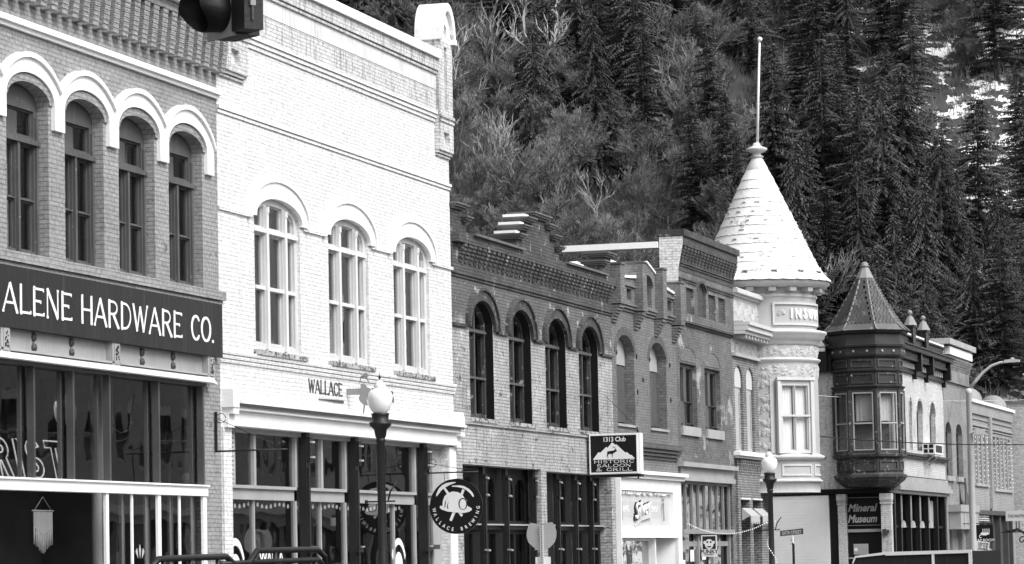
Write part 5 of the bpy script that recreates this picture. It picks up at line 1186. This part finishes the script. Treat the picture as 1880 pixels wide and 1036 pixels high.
T_, f, a, b_ = board('goat_sign', 'long white projecting sign board above an iron scroll bracket', 1846, 938, 1892, 956, 152, 'offwhite_paint')
text_obj('THE FAINTING GOAT', f, (a.x+b_.x)/2+.15, (a.z+b_.z)/2-.02, .002, .2, 'black_paint', T_, sx=.62)
q = MB(f)
for px0 in (1866, 1871): p0, p1 = at_y(px0, 957, 152), at_y(px0, 975, 152); q.tube([p0, p1], .025, 5)
pp = [at_y(x, y, 152) for x, y in ((1846, 976), (1855, 976), (1868, 972), (1880, 978), (1888, 990))]; q.tube(pp, .07, 6)
c0 = at_y(1877, 992, 152); q.tube([c0+Vector((.2*math.cos(t*.5)*(1-t/16), 0, .2*math.sin(t*.5)*(1-t/16))) for t in range(15)], .03, 5); q.tube([at_y(1838, 978, 152), at_y(1888, 976, 152)], .02, 4); q.build('scroll_bracket', 'black_iron', T_)

# ------------------------------------------------------------------ street lamps
def lamp(name, label, x, y, zg, clear, grp):
    """zg: height of the globe's foot"""
    T_ = thing(name, label, 'street lamp', (x, y, .15), grp); c0 = (x, y, 0)
    q = MB(); q.lathe(c0, [(.26, .15), (.26, .4), (.2, .45), (.18, .9), (.13, 1.0), (.085, 1.1), (.075, zg-.55), (.09, zg-.52), (.09, zg-.48), (.075, zg-.46)], 16); q.build('post', 'black_iron', T_)
    q = MB(); q.lathe(c0, [(.08, zg-.46), (.1, zg-.42), (.12, zg-.3), (.2, zg-.22), (.21, zg-.17), (.15, zg-.15), (.16, zg-.04), (.175, zg), (.1, zg+.01)], 16); q.build('capital', 'black_iron', T_)
    q = MB(); q.lathe(c0, [(.12, zg), (.17, zg+.06), (.215, zg+.16), (.232, zg+.27), (.22, zg+.37), (.17, zg+.43), (.11, zg+.45), (.1, zg+.47), (.12, zg+.5), (.07, zg+.56), (.05, zg+.6), (.001, zg+.61)], 28)
    q.build('globe', 'globe', T_)
    q = MB(); q.lathe(c0, [(.005, zg+.6), (.012, zg+.64), (.03, zg+.66), (.008, zg+.7), (.001, zg+.76)], 8); q.build('finial', 'black_iron', T_)
    q = MB(); z = zg-1.62; q.tube([(x-.3, y, z), (x+.26, y, z)], .015, 5); q.tube([(x+.12, y, z), (x+.17, y, z+.18), (x+.3, y, z+.36)], .016, 5); q.tube([(x-.3, y, z-.03), (x-.3, y, z+.03)], .03, 6); q.build('banner_arm', 'black_iron', T_)
    return T_
lamp('street_lamp', 'black iron street lamp with a pale globe in front of the white brewery building', 3.0, 59.3, 4.42, True, 'globe lamps along the pavement')
L2 = lamp('street_lamp', 'black iron street lamp with a milky globe below the round white turret', 3.0, 95.1, 3.98, False, 'globe lamps along the pavement')
GLs = thing('light_garland', 'thin garland of small white bulbs strung from the white shopfront to the lamp post', 'string lights', (1.5, 95, 2.5))
q = MB(); pa, pb = Vector((.3, 96.3, 2.62)), Vector((2.93, 95.1, 2.62)); cab = []
for i in range(41):
    t_ = i/40; p = pa.lerp(pb, t_)+Vector((0, 0, -.32*4*t_*(1-t_))); cab.append(p)
    if i % 1 == 0: q.lathe(p+Vector((0, 0, -.02)), [(.001, -.018), (.014, 0), (.001, .018)], 5)
for i in range(26):
    t_ = i/25; a = t_*9; p = Vector((3+.12*math.cos(a), 95.1+.12*math.sin(a), 2.6-1.6*t_)); cab.append(p); q.lathe(p, [(.001, -.018), (.013, 0), (.001, .018)], 5)
q.build('bulb', 'bulb', GLs); MB().tube(cab, .006, 4).build('cable', 'galv', GLs)
# cobra-head street light with utility pole
T_ = thing('street_light_pole', 'tall grey pole with a curved arm and cobra-head lamp at the far corner', 'street light', (3, 135.7, .15))
q = MB(); q.lathe((2.98, 135.7, 0), [(.14, .15), (.11, 7.9), (.13, 7.92), (.13, 8.1), (.001, 8.14)], 12); q.build('pole', 'galv', T_)
q = MB(); q.tube([at_y(x, y, 135.7) for x, y in ((1781, 712), (1792, 699), (1805, 684), (1820, 672), (1836, 666), (1850, 665))], .07, 8, .05); q.build('arm', 'galv', T_)
p = at_y(1860, 663, 135.7); q = MB(fy(135.7)); q.prism([(p.x-.35, p.z-.06), (p.x+.25, p.z-.05), (p.x+.27, p.z+.04), (p.x, p.z+.08), (p.x-.35, p.z+.05)], -.12, .12); q.prism(arcp(p.x-.02, p.z+.08, .07, .07, 0, 180, 8), -.05, .05); q.build('lamp_head', 'galv', T_)
q = MB(fy(135.6)); p = at_y(1798, 794, 135.6); q.prism([(p.x-.2, p.z-.12), (p.x+.16, p.z-.15), (p.x+.24, p.z+.13), (p.x-.16, p.z+.13)], -.1, .12); q.box(p.x-.42, p.x-.1, p.z-.03, p.z+.02, -.03, .03); q.build('flood_light', 'galv', T_)
q = MB(fy(135.6)); q.prism([(p.x-.12, p.z-.08), (p.x+.12, p.z-.1), (p.x+.18, p.z+.09), (p.x-.1, p.z+.09)], .121, .13); q.build('flood_lens', 'offwhite_paint', T_)
# cables across the street
for nm, lb, ends, r in (('overhead_cable', 'dark overhead cable crossing in front of the dark oriel windows', ((1500, 802, 126), (1950, 819, 140)), .022), ('overhead_cable', 'thin pale overhead cable above the dark cable near the octagonal oriel', ((1520, 729, 132.5), (1950, 735, 150)), .013)):
    a, b_ = at_y(*ends[0]), at_y(*ends[1]); a = a+(a-b_)*.12
    pts = [a.lerp(b_, i/12)+Vector((0, 0, -.2*4*(i/12)*(1-i/12)+.1)) for i in range(13)]
    tag(MB().tube(pts, r, 5).build(nm, 'black_iron' if r > .02 else 'galv', None), lb, 'cable')
# route shield, seen from behind
T_ = thing('route_shield_sign', 'back of a grey shield-shaped road sign on a perforated steel post', 'road sign', (3, 70.3, 0))
sh = Fr((3.0, 70.3, 0), (1, 0, 0))
def hs(px, py): p = at_y(px, py, 70.3); return (p.x-3.0, p.z)
out = [hs(*p) for p in ((974, 960), (985, 962), (994, 961), (1004, 960), (1013, 959), (1018, 965), (1021, 976), (1021, 986), (1018, 996), (1011, 1004), (1002, 1010), (995, 1013), (988, 1010), (978, 1004), (970, 996), (967, 986), (967, 977), (970, 966))]
MB(sh).prism(out, -.02, 0).build('shield', 'steel', T_)
q = MB(sh); u, _ = hs(995, 980); z0 = hs(995, 964)[1]
q.box(u-.035, u+.035, -.0, z0, .004, .05); P = q.build('post', 'galv', T_)
q = MB(sh)
for i in range(int(z0/.05)-1): q.box(u-.012, u+.012, .1+i*.05, .122+i*.05, .051, .053)
q.build('post_hole', 'black_paint', P)
a, b_ = hs(983, 1023), hs(1011, 1050); MB(sh).box(a[0], b_[0], b_[1], a[1], -.02, -.001).build('lower_plate', 'white_paint', T_)
# street name sign
T_ = thing('street_name_sign', 'dark SIXTH STREET name blade on a short post in front of the pale siding wall', 'street sign', (3, 99, .15))
f = Fr((0, 99, 0), (1, 0, 0)); a, b_ = at_y(1432, 973, 99), at_y(1475, 984, 99)
q = MB(f); q.prism([(a.x, b_.z-.0), (b_.x, b_.z+.05), (b_.x, a.z+.03), (a.x, a.z-.03)], -.01, .01); q.build('blade', 'dark_wood', T_)
text_obj('SIXTH STREET', f, (a.x+b_.x)/2, (a.z+b_.z)/2, .012, .15, 'offwhite_paint', T_, sx=.62, rot=.06)
um = (a.x+b_.x)/2+.03; q = MB(f); q.tube([(um, 99, .15), (um, 99, 2.2)], .03, 8); q.box(um-.08, um+.08, 2.02, 2.12, -.01, .01); q.build('post', 'galv', T_)
q = MB(f); q.box(um-.02, um+.05, 1.3, 1.95, .02, .04); q.lathe((um, 98.95, 1.96), [(.001, -.04), (.045, 0), (.001, .04)], 8); q.build('cross_blade', 'black_iron', T_)

# ------------------------------------------------------------------ traffic signal over the street
TS = thing('traffic_signal', 'dark traffic signal head with a deep round visor hanging over the street', 'traffic light', (14.1, 21.9, 5.3))
d_ = ray_(408, 28).normalized(); sp = EYE+d_*23.4
nn = Vector((-.62, -.785, 0)).normalized(); tf = Fr((sp.x, sp.y, 0), Z.cross(nn)); zc = sp.z+.04
q = MB(tf); hw = .16
for k in range(3): q.box(-hw, hw, zc-.19+.35*k, zc+.15+.35*k, -.2, 0)
q.box(-.03, .03, zc+.86, zc+1.3, -.13, -.07); q.build('housing', 'black_iron', TS)
q = MB(tf); q.box(-hw-.03, hw+.0, zc-.2, zc+.87, -.01, .012); q.build('door_plate', 'grey_paint', TS)
for k in range(3):
    q = MB(); zz_ = zc-.02+.35*k; n = 28
    V = []; F = []
    for w_, r_ in ((.012, .14), (.26, .152), (.26, .144), (.012, .13)):
        for j in range(n+1):
            a = -PI*.5-PI*.0+2*PI*j/n; V.append(tf.p(-.0+r_*math.cos(a), zz_+r_*math.sin(a), w_ if abs(w_) < .1 else w_-.12*max(0, -math.sin(a))))
    for k2 in range(3):
        for j in range(n): F.append((k2*(n+1)+j, k2*(n+1)+j+1, (k2+1)*(n+1)+j+1, (k2+1)*(n+1)+j))
    q.add(V, F, True); q.build('visor', 'black_paint', TS)
    q = MB(tf); q.prism(arcp(0, zz_, .105, .105, 0, 360, 20), .013, .02); q.build('lens', 'black_paint', TS)
n3 = Vector((.785, -.62, 0)).normalized(); tf2 = Fr((sp.x, sp.y, 0), Z.cross(n3))
q = MB(tf2); q.box(-.03, .12, zc-.18, zc+.86, .17, .34); q.build('second_housing', 'black_iron', TS)
q = MB(tf2); q.tube([tf2.p(.03, zc-.12, .348), tf2.p(.03, zc+.8, .348)], .009, 5); q.box(.01, .05, zc-.02, zc+.02, .34, .36); q.build('hinge_bar', 'midgrey_paint', TS)
q = MB(); q.tube([(-.4, 21.6, 8.3), (sp.x, 21.85, zc+1.3), (24, 22.1, 8.3)], .02, 5); tag(q.build('span_wire', 'black_iron', None), 'steel span wire carrying the traffic signal above the street', 'cable')
for x in (-.5, 24.1):
    tag(MB().lathe((x, 21.8, 0), [(.16, .15), (.12, 8.6), (.001, 8.62)], 12).build('utility_pole', 'bark', None), 'plain timber pole at the %s end of the signal wire' % ('shop side' if x < 0 else 'far pavement'), 'pole')

# ------------------------------------------------------------------ vehicles at the bottom edge
PK = thing('pickup_truck', 'pickup truck with a black tubular roof rack parked in front of the hardware store', 'pickup truck', (8.9, 35.5, 0))
def rk(px, py, X=9.): p = at_x(px, py, X); return Vector((X, p.y, p.z))
q = MB(); q.tube([rk(275, 1046), rk(291, 1027), rk(330, 1025), rk(415, 1022), rk(430, 1036), rk(440, 1050)], .035, 8); q.build('rack_hoop', 'black_iron', PK)
q = MB(); q.tube([rk(440, 1062), rk(472, 1011), rk(530, 1010), rk(583, 1009), rk(596, 1022), rk(598, 1050)], .035, 8); q.build('rack_hoop', 'black_iron', PK)
q = MB(); q.tube([rk(405, 1036), rk(500, 1031), rk(585, 1028), rk(592, 1036)], .032, 8); q.build('side_rail', 'black_iron', PK)
q = MB()
for px, py in ((300, 1027), (350, 1025), (400, 1023), (505, 1011), (512, 1030), (578, 1028)): p = rk(px, py); q.tube([p, p-Vector((0, 0, .5))], .03, 6)
q.build('rack_post', 'black_iron', PK)
for dx in (-1.3,):
    q = MB(); q.tube([rk(291, 1027)+Vector((dx, 0, -.3)), rk(415, 1022)+Vector((dx, 0, -.3)), rk(472, 1011)+Vector((dx, 0, -.3)), rk(583, 1009)+Vector((dx, 0, -.3))], .03, 6)
    for px, py in ((330, 1025), (530, 1010)): p = rk(px, py); q.tube([p-Vector((0, 0, .28)), p+Vector((dx, 0, -.3))], .025, 6); 
    for px, py in ((300, 1027), (578, 1010)): p = rk(px, py)+Vector((dx, 0, -.3)); q.tube([p, p-Vector((0, 0, .5))], .025, 6)
    q.build('rack_crossbar', 'black_iron', PK)
pf_ = Fr((8.25, 0, 0), (0, 1, 0))
q = MB(pf_); q.prism([(31.9, .45), (38.3, .45), (38.3, .95), (36.9, 1.05), (36.3, 1.48), (34.6, 1.48), (34.4, 1.1), (31.9, 1.1)], -.85, .85); q.build('body', 'sign_dark', PK)
q = MB(pf_); q.prism([(34.75, 1.1), (36.6, 1.1), (36.2, 1.42), (34.8, 1.42)], -.86, .86); q.build('side_window', 'glass_dark', PK)
for y in (32.9, 37.2):
    for x in (7.45, 9.05):
        W_ = MB().tube([(x-.11, y, .36), (x+.11, y, .36)], .36, 20, smooth=False).build('wheel', 'black_paint', PK); MB().tube([(x-.115, y, .36), (x+.115, y, .36)], .2, 12, smooth=False).build('rim', 'steel', W_)
TR_ = thing('box_trailer', 'low dark trailer with a white edged frame parked near the far corner', 'trailer', (14, 52, 0))
YT = 52.0; tfr = Fr((0, YT, 0), (1, 0, 0))
def tp(px, py): p = at_y(px, py, YT); return (p.x, p.z)
a, b_ = tp(1626, 1017), tp(1783, 1012); zt = (a[1]+b_[1])/2; xl = tp(1568, 1030)[0]
q = MB(tfr); q.prism([(xl, .5), (b_[0], .5), (b_[0], zt+.01), (a[0], zt), (xl+.03, zt-.06), (xl, zt-.14)], -3.2, 0); q.build('body', 'sign_dark', TR_)
q = MB(tfr); q.prism([(a[0], zt-.035), (b_[0], zt-.02), (b_[0], zt+.03), (a[0], zt+.02)], -.02, .03); q.prism([(b_[0]-.04, .6), (b_[0]+.01, .6), (b_[0]+.01, zt+.02), (b_[0]-.04, zt+.02)], -.02, .028)
u = tp(1713, 1014)[0]; q.box(u-.02, u+.02, .6, zt, .0, .026); q.prism([(xl-.01, zt-.15), (xl+.03, zt-.06), (a[0], zt-.02), (a[0], zt+.02), (xl+.02, zt-.03), (xl-.03, zt-.14)], -.02, .025); q.build('frame_edge', 'white_paint', TR_)
for x in (xl+.2, b_[0]-.2):
    W_ = MB().tube([(x-.1, YT+1.6, .32), (x+.1, YT+1.6, .32)], .32, 18, smooth=False).build('wheel', 'black_paint', TR_)
q = MB(); q.tube([((xl+b_[0])/2, YT-.0, .5), ((xl+b_[0])/2, YT-1.2, .45)], .05, 6); q.build('tow_bar', 'steel', TR_)
T_, f, a, b_ = board('small_grey_sign', 'small blank grey sign plate above the white edged trailer', 1567, 999, 1594, 1018, 118, 'grey_paint')
q = MB(f); q.box(a.x+.02, a.x+.14, b_.z+.12, a.z-.14, 0, .004); q.build('sticker', 'white_paint', T_)
q = MB(f); u = (a.x+b_.x)/2; q.box(u-.02, u+.02, 0, b_.z, -.04, 0); q.build('post', 'galv', T_)

# ------------------------------------------------------------------ shops across the street (behind the camera side; seen in the glass; one is added to fill the side-street gap for reflections)
for k, (y0, y1, h, mt, zc) in enumerate(((24, 44, 9.5, 'brick_museum', 4.2), (44.1, 60, 8, 'brick_grey', 4.0), (60.1, 82, 11, 'brick_white', 4.4), (82.1, 100, 8.5, 'brick_market', 4.0), (100.1, 133.9, 10, 'brick_museum', 4.2), (134, 175, 10, 'brick_white', 4.2))):  # far pair in pale brick so the window reflections come out brighter
    lab = ['pale brick shop across the street nearest the camera', 'low grey brick shop across the street beside the pale one', 'white brick block across the street with the widest front', 'brown brick shop across the street beside the white block', 'made-up pale brick shop filling the side-street gap across the street', 'long white brick block at the far end across the street'][k]
    O_ = thing('opposite_shop', lab, 'building', (29, (y0+y1)/2, 0), 'shops across the street')
    of = Fr((24.6, 0, 0), (0, -1, 0)); n = int((y1-y0)/3.2); st = (y1-y0)/n; hs_ = []; 
    for i in range(n): u = -y1+st*i; hs_ += [opening(u+.9, u+st-.9, zc+1.2, h-2.6, .4), rect(u+.25, .8, u+st-.25, zc-.9)]
    MB(of).prism(rect(-y1, .15, -y0, h), -.4, 0, hs_).build('wall', mt, O_)
    q = MB(of); q.box(-y1, -y0, .15, h-.5, -10, -.5); q.build('body', 'interior', O_)
    q = MB(of); q.box(-y1, -y0, h, h+.25, -.5, .35); q.box(-y1, -y0, zc-.5, zc-.2, 0, .3); q.build('cornice', 'white_trim', O_)
    for i in range(n):
        u = -y1+st*i; window(O_, of, u+.9, u+st-.9, zc+1.2, h-2.6, .4, -.1, [rect(u+1.0, zc+1.3, u+st-1, (zc+h-1.4)/2-.03), rect(u+1.0, (zc+h-1.4)/2+.03, u+st-1, h-2.65)], 'white_paint', 'glass_dark')

# ------------------------------------------------------------------ hillside
FWD = Vector((-.2731, .9620, 0)).normalized(); RGT = Vector((FWD.y, -FWD.x, 0))
def hz(d, l):
    n1 = noise.noise(Vector((d*.03, l*.03, 3.1))); n2 = noise.noise(Vector((d*.12, l*.12, 7.7)))
    base_ = max(0., d-232-.12*l)*.66
    return base_+(n1*5+n2*1.2)*min(1, base_/14)-.3+ (.0 if base_ > 0 else 0)
def hp(d, l): p = EYE+FWD*d+RGT*l; return Vector((p.x, p.y, hz(d, l)))
q = MB(); nd, nl = 90, 110; V = [hp(205+i*2.6+max(0, i-55)*4, -130+j*2.6) for i in range(nd) for j in range(nl)]
q.add(V, [(i*nl+j, i*nl+j+1, (i+1)*nl+j+1, (i+1)*nl+j) for i in range(nd-1) for j in range(nl-1)], True)
m, t, b = base('hill_ground', .05, .95, .1)
uv = coords(t, 'obj'); c = mixv(t, ramp(t, nz(t, uv, .5, 7), .3, .7), .02, .08)
sx_ = N(t, 'ShaderNodeVectorMath', operation='DOT_PRODUCT'); t.links.new(uv, sx_.inputs[0]); sx_.inputs[1].default_value = tuple(RGT)
l0 = EYE.dot(RGT)
sl = ramp(t, sx_.outputs['Value'], l0+8, l0+50, -.2, .08)
ad = N(t, 'ShaderNodeMath', operation='ADD'); t.links.new(nz(t, uv, .45, 7, None, .7), ad.inputs[0]); t.links.new(sl, ad.inputs[1])
c = mixv(t, ramp(t, ad.outputs[0], .545, .575), c, .85)
t.links.new(c, b.inputs['Base Color'])
struct(q.build('hillside', 'hill_ground'))

R_ = random.Random(11)
def conifer_mesh(name, H, seed, dens=1., mat='needles', droop=.35, spread=.2):
    r = random.Random(seed); q = MB(); tr = MB()
    tr.tube([(0, 0, -1), (.05, 0, H*.5), (0, 0, H*.99)], H*.014, 6, .02)
    z = H*.1
    while z < H*.985:
        f = 1-z/H; L0 = H*spread*(f**.8)*(.75+.5*r.random())+.25
        for k in range(max(4, int((5+3*f)*dens))):
            a = r.random()*2*PI; L = L0*(.55+.6*r.random()); dr = droop*(.5+r.random()); ca, sa = math.cos(a), math.sin(a)
            seg = max(3, int(L/.25)); up = .25*r.random()
            pts = [Vector((ca*L*t_, sa*L*t_, z+L*(up*t_-dr*t_*t_))) for t_ in (i/seg for i in range(seg+1))]
            if L > 1.2 and r.random() < .5: tr.tube([pts[0], pts[seg//2], pts[-1]], .035, 3, .01, cap=False)
            sd_ = Vector((-sa, ca, 0))
            for i in range(1, seg+1):
                p = pts[i]; t_ = i/seg; wd_ = (.15+.2*L*.3)*(1.1-.7*t_)*(.7+.6*r.random())
                dv = (pts[i]-pts[i-1]).normalized()
                for sgn in (-1, 1):
                    tip = p+sd_*sgn*wd_*1.2*(.6+.8*r.random())+dv*(.1+.3*r.random())+Vector((0, 0, -wd_*(.35+.7*r.random())))
                    b0 = p-dv*.11; b1 = p+dv*.09
                    q.add([b0, b1, tip+dv*.06, tip-dv*.1+Vector((0, 0, -.08))], [(0, 1, 2, 3)])
                if r.random() < .75:
                    hl = .22+.35*r.random(); q.add([p-dv*.12, p+dv*.1, p+Vector((0, 0, -hl))+sd_*.1*(r.random()-.5)], [(0, 1, 2)])
            tip = pts[-1]; q.add([tip-sd_*.1, tip+sd_*.1, tip+(pts[-1]-pts[-2]).normalized()*.45], [(0, 1, 2)])
        z += .26+.5*f*r.random()*(H/20)
    return q, tr
def tree_from(q, tr, name, label, cat, loc, sc_=1, rz=0, grp=None, mats=('needles', 'bark')):
    T_ = thing(name, label, cat, loc, grp, rz); T_.scale = (sc_, sc_, sc_)
    for n_, m_, bb in (('crown', mats[0], q), ('trunk', mats[1], tr)):
        me = bpy.data.meshes.new(n_); me.from_pydata([tuple(v) for v in bb.v], [], bb.f); me.update(); me.materials.append(MM[m_])
        o = bpy.data.objects.new(n_, me); COL.objects.link(o); o.parent = T_
    return T_
def dup(T_, loc, sc_, rz, label, group, sxy=1.):
    r = T_.copy(); COL.objects.link(r); r.location = loc; r.rotation_euler = (0, 0, rz); r.scale = (sc_*sxy, sc_*sxy, sc_); r['label'] = label
    if group: r['group'] = group
    elif 'group' in r: del r['group']
    for ch in list(T_.children): c_ = ch.copy(); COL.objects.link(c_); c_.parent = r
    return r
def onhill(px, py, d):      # point of the hill under a direction: lateral offset from px, on the ground
    l = (px-940)/6211.*d; return l
protos = []
spec_ = [(20, 1, 1.0, 'needles', .3, .23), (20, 2, .85, 'needles', .55, .27), (20, 3, 1.1, 'needles', .2, .2), (20, 4, .8, 'needles', .75, .3), (20, 5, .7, 'needles_pale', .25, .24)]
GRP_C = 'conifers massed on the hillside'
LAB_C = 'dark conifer among many alike on the wooded hillside behind the buildings'
used = [False]*5
for H, s_, dn, mt, dr, spd in spec_:
    q, tr = conifer_mesh('c', H, s_, dn, mt, dr, spd); protos.append((q, tr, mt))
first = {}
def put_conifer(k, d, l, hgt, label=None, grp=None, sxy=1.):
    loc = hp(d, l); loc.z -= .3; rz = R_.random()*6.28
    lab = label or LAB_C; g = None if label else GRP_C
    if k not in first:
        q, tr, mt = protos[k]; first[k] = tree_from(q, tr, 'conifer_tree', lab, 'tree', loc, hgt/20, rz, g, (mt, 'bark')); return first[k]
    return dup(first[k], loc, hgt/20, rz, lab, g, sxy)
def dtop(px, ytop, hgt):    # distance at which a tree of that height on the slope reaches ytop
    for i in range(200):
        d = 240+i*.75; l = (px-940)/6211*d; p = EYE+FWD*d+RGT*l; z = hz(d, l)+hgt
        dirx = p-EYE; dirx.z = z-EYE.z; cc = CAMROT.transposed() @ dirx; py = 518-6211*cc.y/-cc.z
        if py <= ytop: return d
    return 330
feature = [  # px, y of tip, height, kind, label
 (1640, 135, 19, 1, 'tall full dark spruce with a sharp tip right of the white flagpole'),
 (1745, 245, 17, 3, 'broad drooping spruce behind the low far rooftops right of the octagonal roof'),
 (1350, 160, 14, 2, 'slim dark fir just left of the flagpole above the white cone'),
 (1440, 70, 17, 0, 'rounded conifer just right of the flagpole tip'),
 (1290, 185, 13, 2, 'dark fir between the flagpole and the bare pale thicket'),
 (1110, 20, 15, 3, 'large dark spruce with long drooping boughs above the pale brushwood'),
 (1000, 30, 14, 1, 'dark spruce right of the arched corner cap of the white building'),
 (1700, 10, 16, 4, 'pale dusted fir near the snow patches at the top right'),
 (1530, 60, 18, 0, 'dark pine right of the flagpole in the upper trees'),
 (1590, 260, 14, 2, 'narrow young fir between the two pointed roofs'),
 (1850, 330, 14, 3, 'dark spruce below the snow bank at the right edge'),
 (1200, 10, 15, 2, 'straight dark fir above the bare trees in the middle of the slope'),
 (1480, 250, 15, 3, 'bushy spruce behind the right side of the white conical roof'),
 (1800, 420, 12, 1, 'small dark spruce directly behind the tap room roof domes')]
for px, yt, hgt, k, lab in feature:
    d = dtop(px, yt, hgt); put_conifer(k, d, (px-940)/6211*d, hgt, lab)
cnt = 0; tries = 0; placed = []
while cnt < 235 and tries < 9000:
    tries += 1
    d = 250+R_.random()**.8*100; px = 560+R_.random()*1400; l = (px-940)/6211*d
    p = hp(d, l); dirx = p-EYE; cc = CAMROT.transposed() @ dirx; py = 518-6211*cc.y/-cc.z      # base
    hgt = 7.5+8*R_.random()**1.3; 
    # keep the brushy lower-left slope and the snow clearing open
    if px < 1330 and py > 130+(px-800)*.42 and py < 900: 
        if R_.random() < .985: continue
    if 1730 < px < 1960 and 150 < py < 420 and R_.random() < .85: continue
    if 1230 < px < 1460 and 130 < py < 420 and R_.random() < .55: continue
    if any((d-a)**2+(l-b_)**2 < 4.2 for a, b_ in placed): continue
    placed.append((d, l)); cnt += 1
    put_conifer(R_.choice((0, 1, 1, 2, 2, 3, 4, 4)), d, l, hgt, None, None, .95+.55*R_.random())
# bare deciduous trees
def bare_mesh(H, seed, depth=7, lean=0., th=1., mn=.016, el=1.):
    r = random.Random(seed); q = MB()
    def grow(p, dv, L, rad, k):
        pts = [p]; d_ = dv
        for i in range(3):
            d_ = (d_+Vector((r.uniform(-.22, .22), r.uniform(-.22, .22), r.uniform(.0, .16)))).normalized(); pts.append(pts[-1]+d_*L/3)
        q.tube(pts, max(rad, mn), 4 if k < 3 else 3, max(rad*.7, mn*.85), cap=False)
        if k >= depth: return
        n = 2 if r.random() < .55 else 3
        for i in range(n+(1 if k > 1 else 0)):
            t_ = pts[-1] if i < 2 else pts[1+int(r.random()*2)]
            a = r.random()*6.28; ax = d_.orthogonal().normalized(); ax.rotate(Matrix.Rotation(a, 3, d_))
            nd_ = (d_+ax*r.uniform(.35, .85)).normalized(); grow(t_, nd_, L*r.uniform(.62, .85)*(1.08 if el > 1 else 1), rad*.68, k+1)
    grow(Vector((0, 0, -.5)), Vector((lean, 0, 1)).normalized(), H*.24*(1.1 if el > 1 else 1), H*.014*th, 0)
    return q
bares = [bare_mesh(10, 21+i, 7, (.0, .25, -.2, .35)[i]) for i in range(4)]
bares += [bare_mesh(10, 61+i, 5, (.3, -.25, .5, 0)[i], 1.5, .026, 1.35) for i in range(4)]
bfirst = {}
def put_bare(k, loc, s_, label, grp, mat='twig'):
    key = (k, mat)
    if key not in bfirst:
        q = bares[k]; n = len(q.f); lo = MB(); hi = MB()
        lo.v = q.v; big = set(q.f[i_] for i_ in range(n) if (q.v[q.f[i_][0]]-q.v[q.f[i_][1]]).length > (.05 if mat == 'twig' else .045)); lo.f = [f_ for f_ in q.f if f_ in big]; hi.v = q.v; hi.f = [f_ for f_ in q.f if f_ not in big]
        bfirst[key] = tree_from(hi, lo, 'bare_tree', label, 'tree', loc, s_, R_.random()*6, grp, ('twig' if mat == 'twig' else 'twig_mid', 'twig_bright' if mat != 'twig' else 'twig_mid'))
        if grp is None and 'group' in bfirst[key]: del bfirst[key]['group']
        return bfirst[key]
    return dup(bfirst[key], loc, s_, R_.random()*6, label, grp)
bf_ = [(900, 150, 9, 1, 'pale forked leafless tree on the brushy slope right of the white building', 'twig_bright'), (945, 230, 8, 3, 'leaning pale leafless tree above the stepped brick gable', 'twig_bright'),
 (870, -60, 12, 2, 'spreading leafless tree whose branches reach over the arched corner cap', 'twig_bright'), (985, -50, 12, 0, 'wide pale leafless tree at the top edge right of the arched corner cap', 'twig_bright'), (855, 40, 9, 0, 'leafless tree hard against the right corner of the white building', 'twig_bright'), (1010, 250, 7, 1, 'low pale leafless tree over the right shoulder of the stepped gable', 'twig_bright'), (1120, 280, 6, 0, 'low leafless tree above the snow dusted parapet piers', 'twig_bright'), (1275, 60, 10, 0, 'light grey leafless tree in the thicket left of the flagpole', 'twig'), (1415, 120, 9, 1, 'fan-shaped leafless tree right of the flagpole', 'twig'),
 (1515, 400, 7, 3, 'leafless tree between the white cone and the octagonal roof', 'twig_bright'), (1835, 420, 8, 0, 'slender pale leafless tree above the far white wall', 'twig'), (1700, 150, 8, 1, 'leafless tree among the firs below the upper snow', 'twig')]
for px, yt, hgt, k, lab, mt in bf_:
    d = dtop(px, yt, hgt)-4; l = (px-940)/6211*d; p = hp(d, l); put_bare(k+4, p, hgt/10*1.15, lab, None, mt)
GB = 'bare trees thick on the slope'
n_ = 0
while n_ < 210:
    px = 780+R_.random()*1120; d = 244+R_.random()*75; l = (px-940)/6211*d; p = hp(d, l); cc = CAMROT.transposed() @ (p-EYE); py = 518-6211*cc.y/-cc.z
    okk = (px < 1330 and py > 90) or R_.random() < .3
    if not okk: continue
    put_bare(R_.randrange(4), p, (.6+.5*R_.random()) if px < 1330 else (.4+.4*R_.random()), 'bare grey twiggy tree among many alike on the brushy hillside', GB, 'twig'); n_ += 1
# brushwood covering the slope: nobody could count it
q = MB(); r = random.Random(5)
for i in range(12000):
    px = 700+r.random()**1.3*1250; d = 238+r.random()*95; l = (px-940)/6211*d; p = hp(d, l)
    if px > 1350 and r.random() < .6: continue
    hh = .8+1.8*r.random()
    for k in range(9):
        a = r.random()*6.28; s_ = .15+.5*r.random(); t0 = p+Vector((r.uniform(-.5, .5), r.uniform(-.5, .5), -.1)); t1 = t0+Vector((math.cos(a)*s_*hh, math.sin(a)*s_*hh, hh*(.6+.5*r.random()))); mid = (t0+t1)/2+Vector((r.uniform(-.15, .15), r.uniform(-.15, .15), .12))
        w_ = RGT*.018
        q.add([t0-w_, t0+w_, mid+w_*.8, mid-w_*.8, t1], [(0, 1, 2, 3), (3, 2, 4)])
        t2 = mid+Vector((r.uniform(-.5, .5), r.uniform(-.5, .5), r.uniform(.1, .6)))*hh*.6; q.add([mid-w_*.6, mid+w_*.6, t2], [(0, 1, 2)])
struct(q.build('brushwood', 'brushwood'), 'stuff')
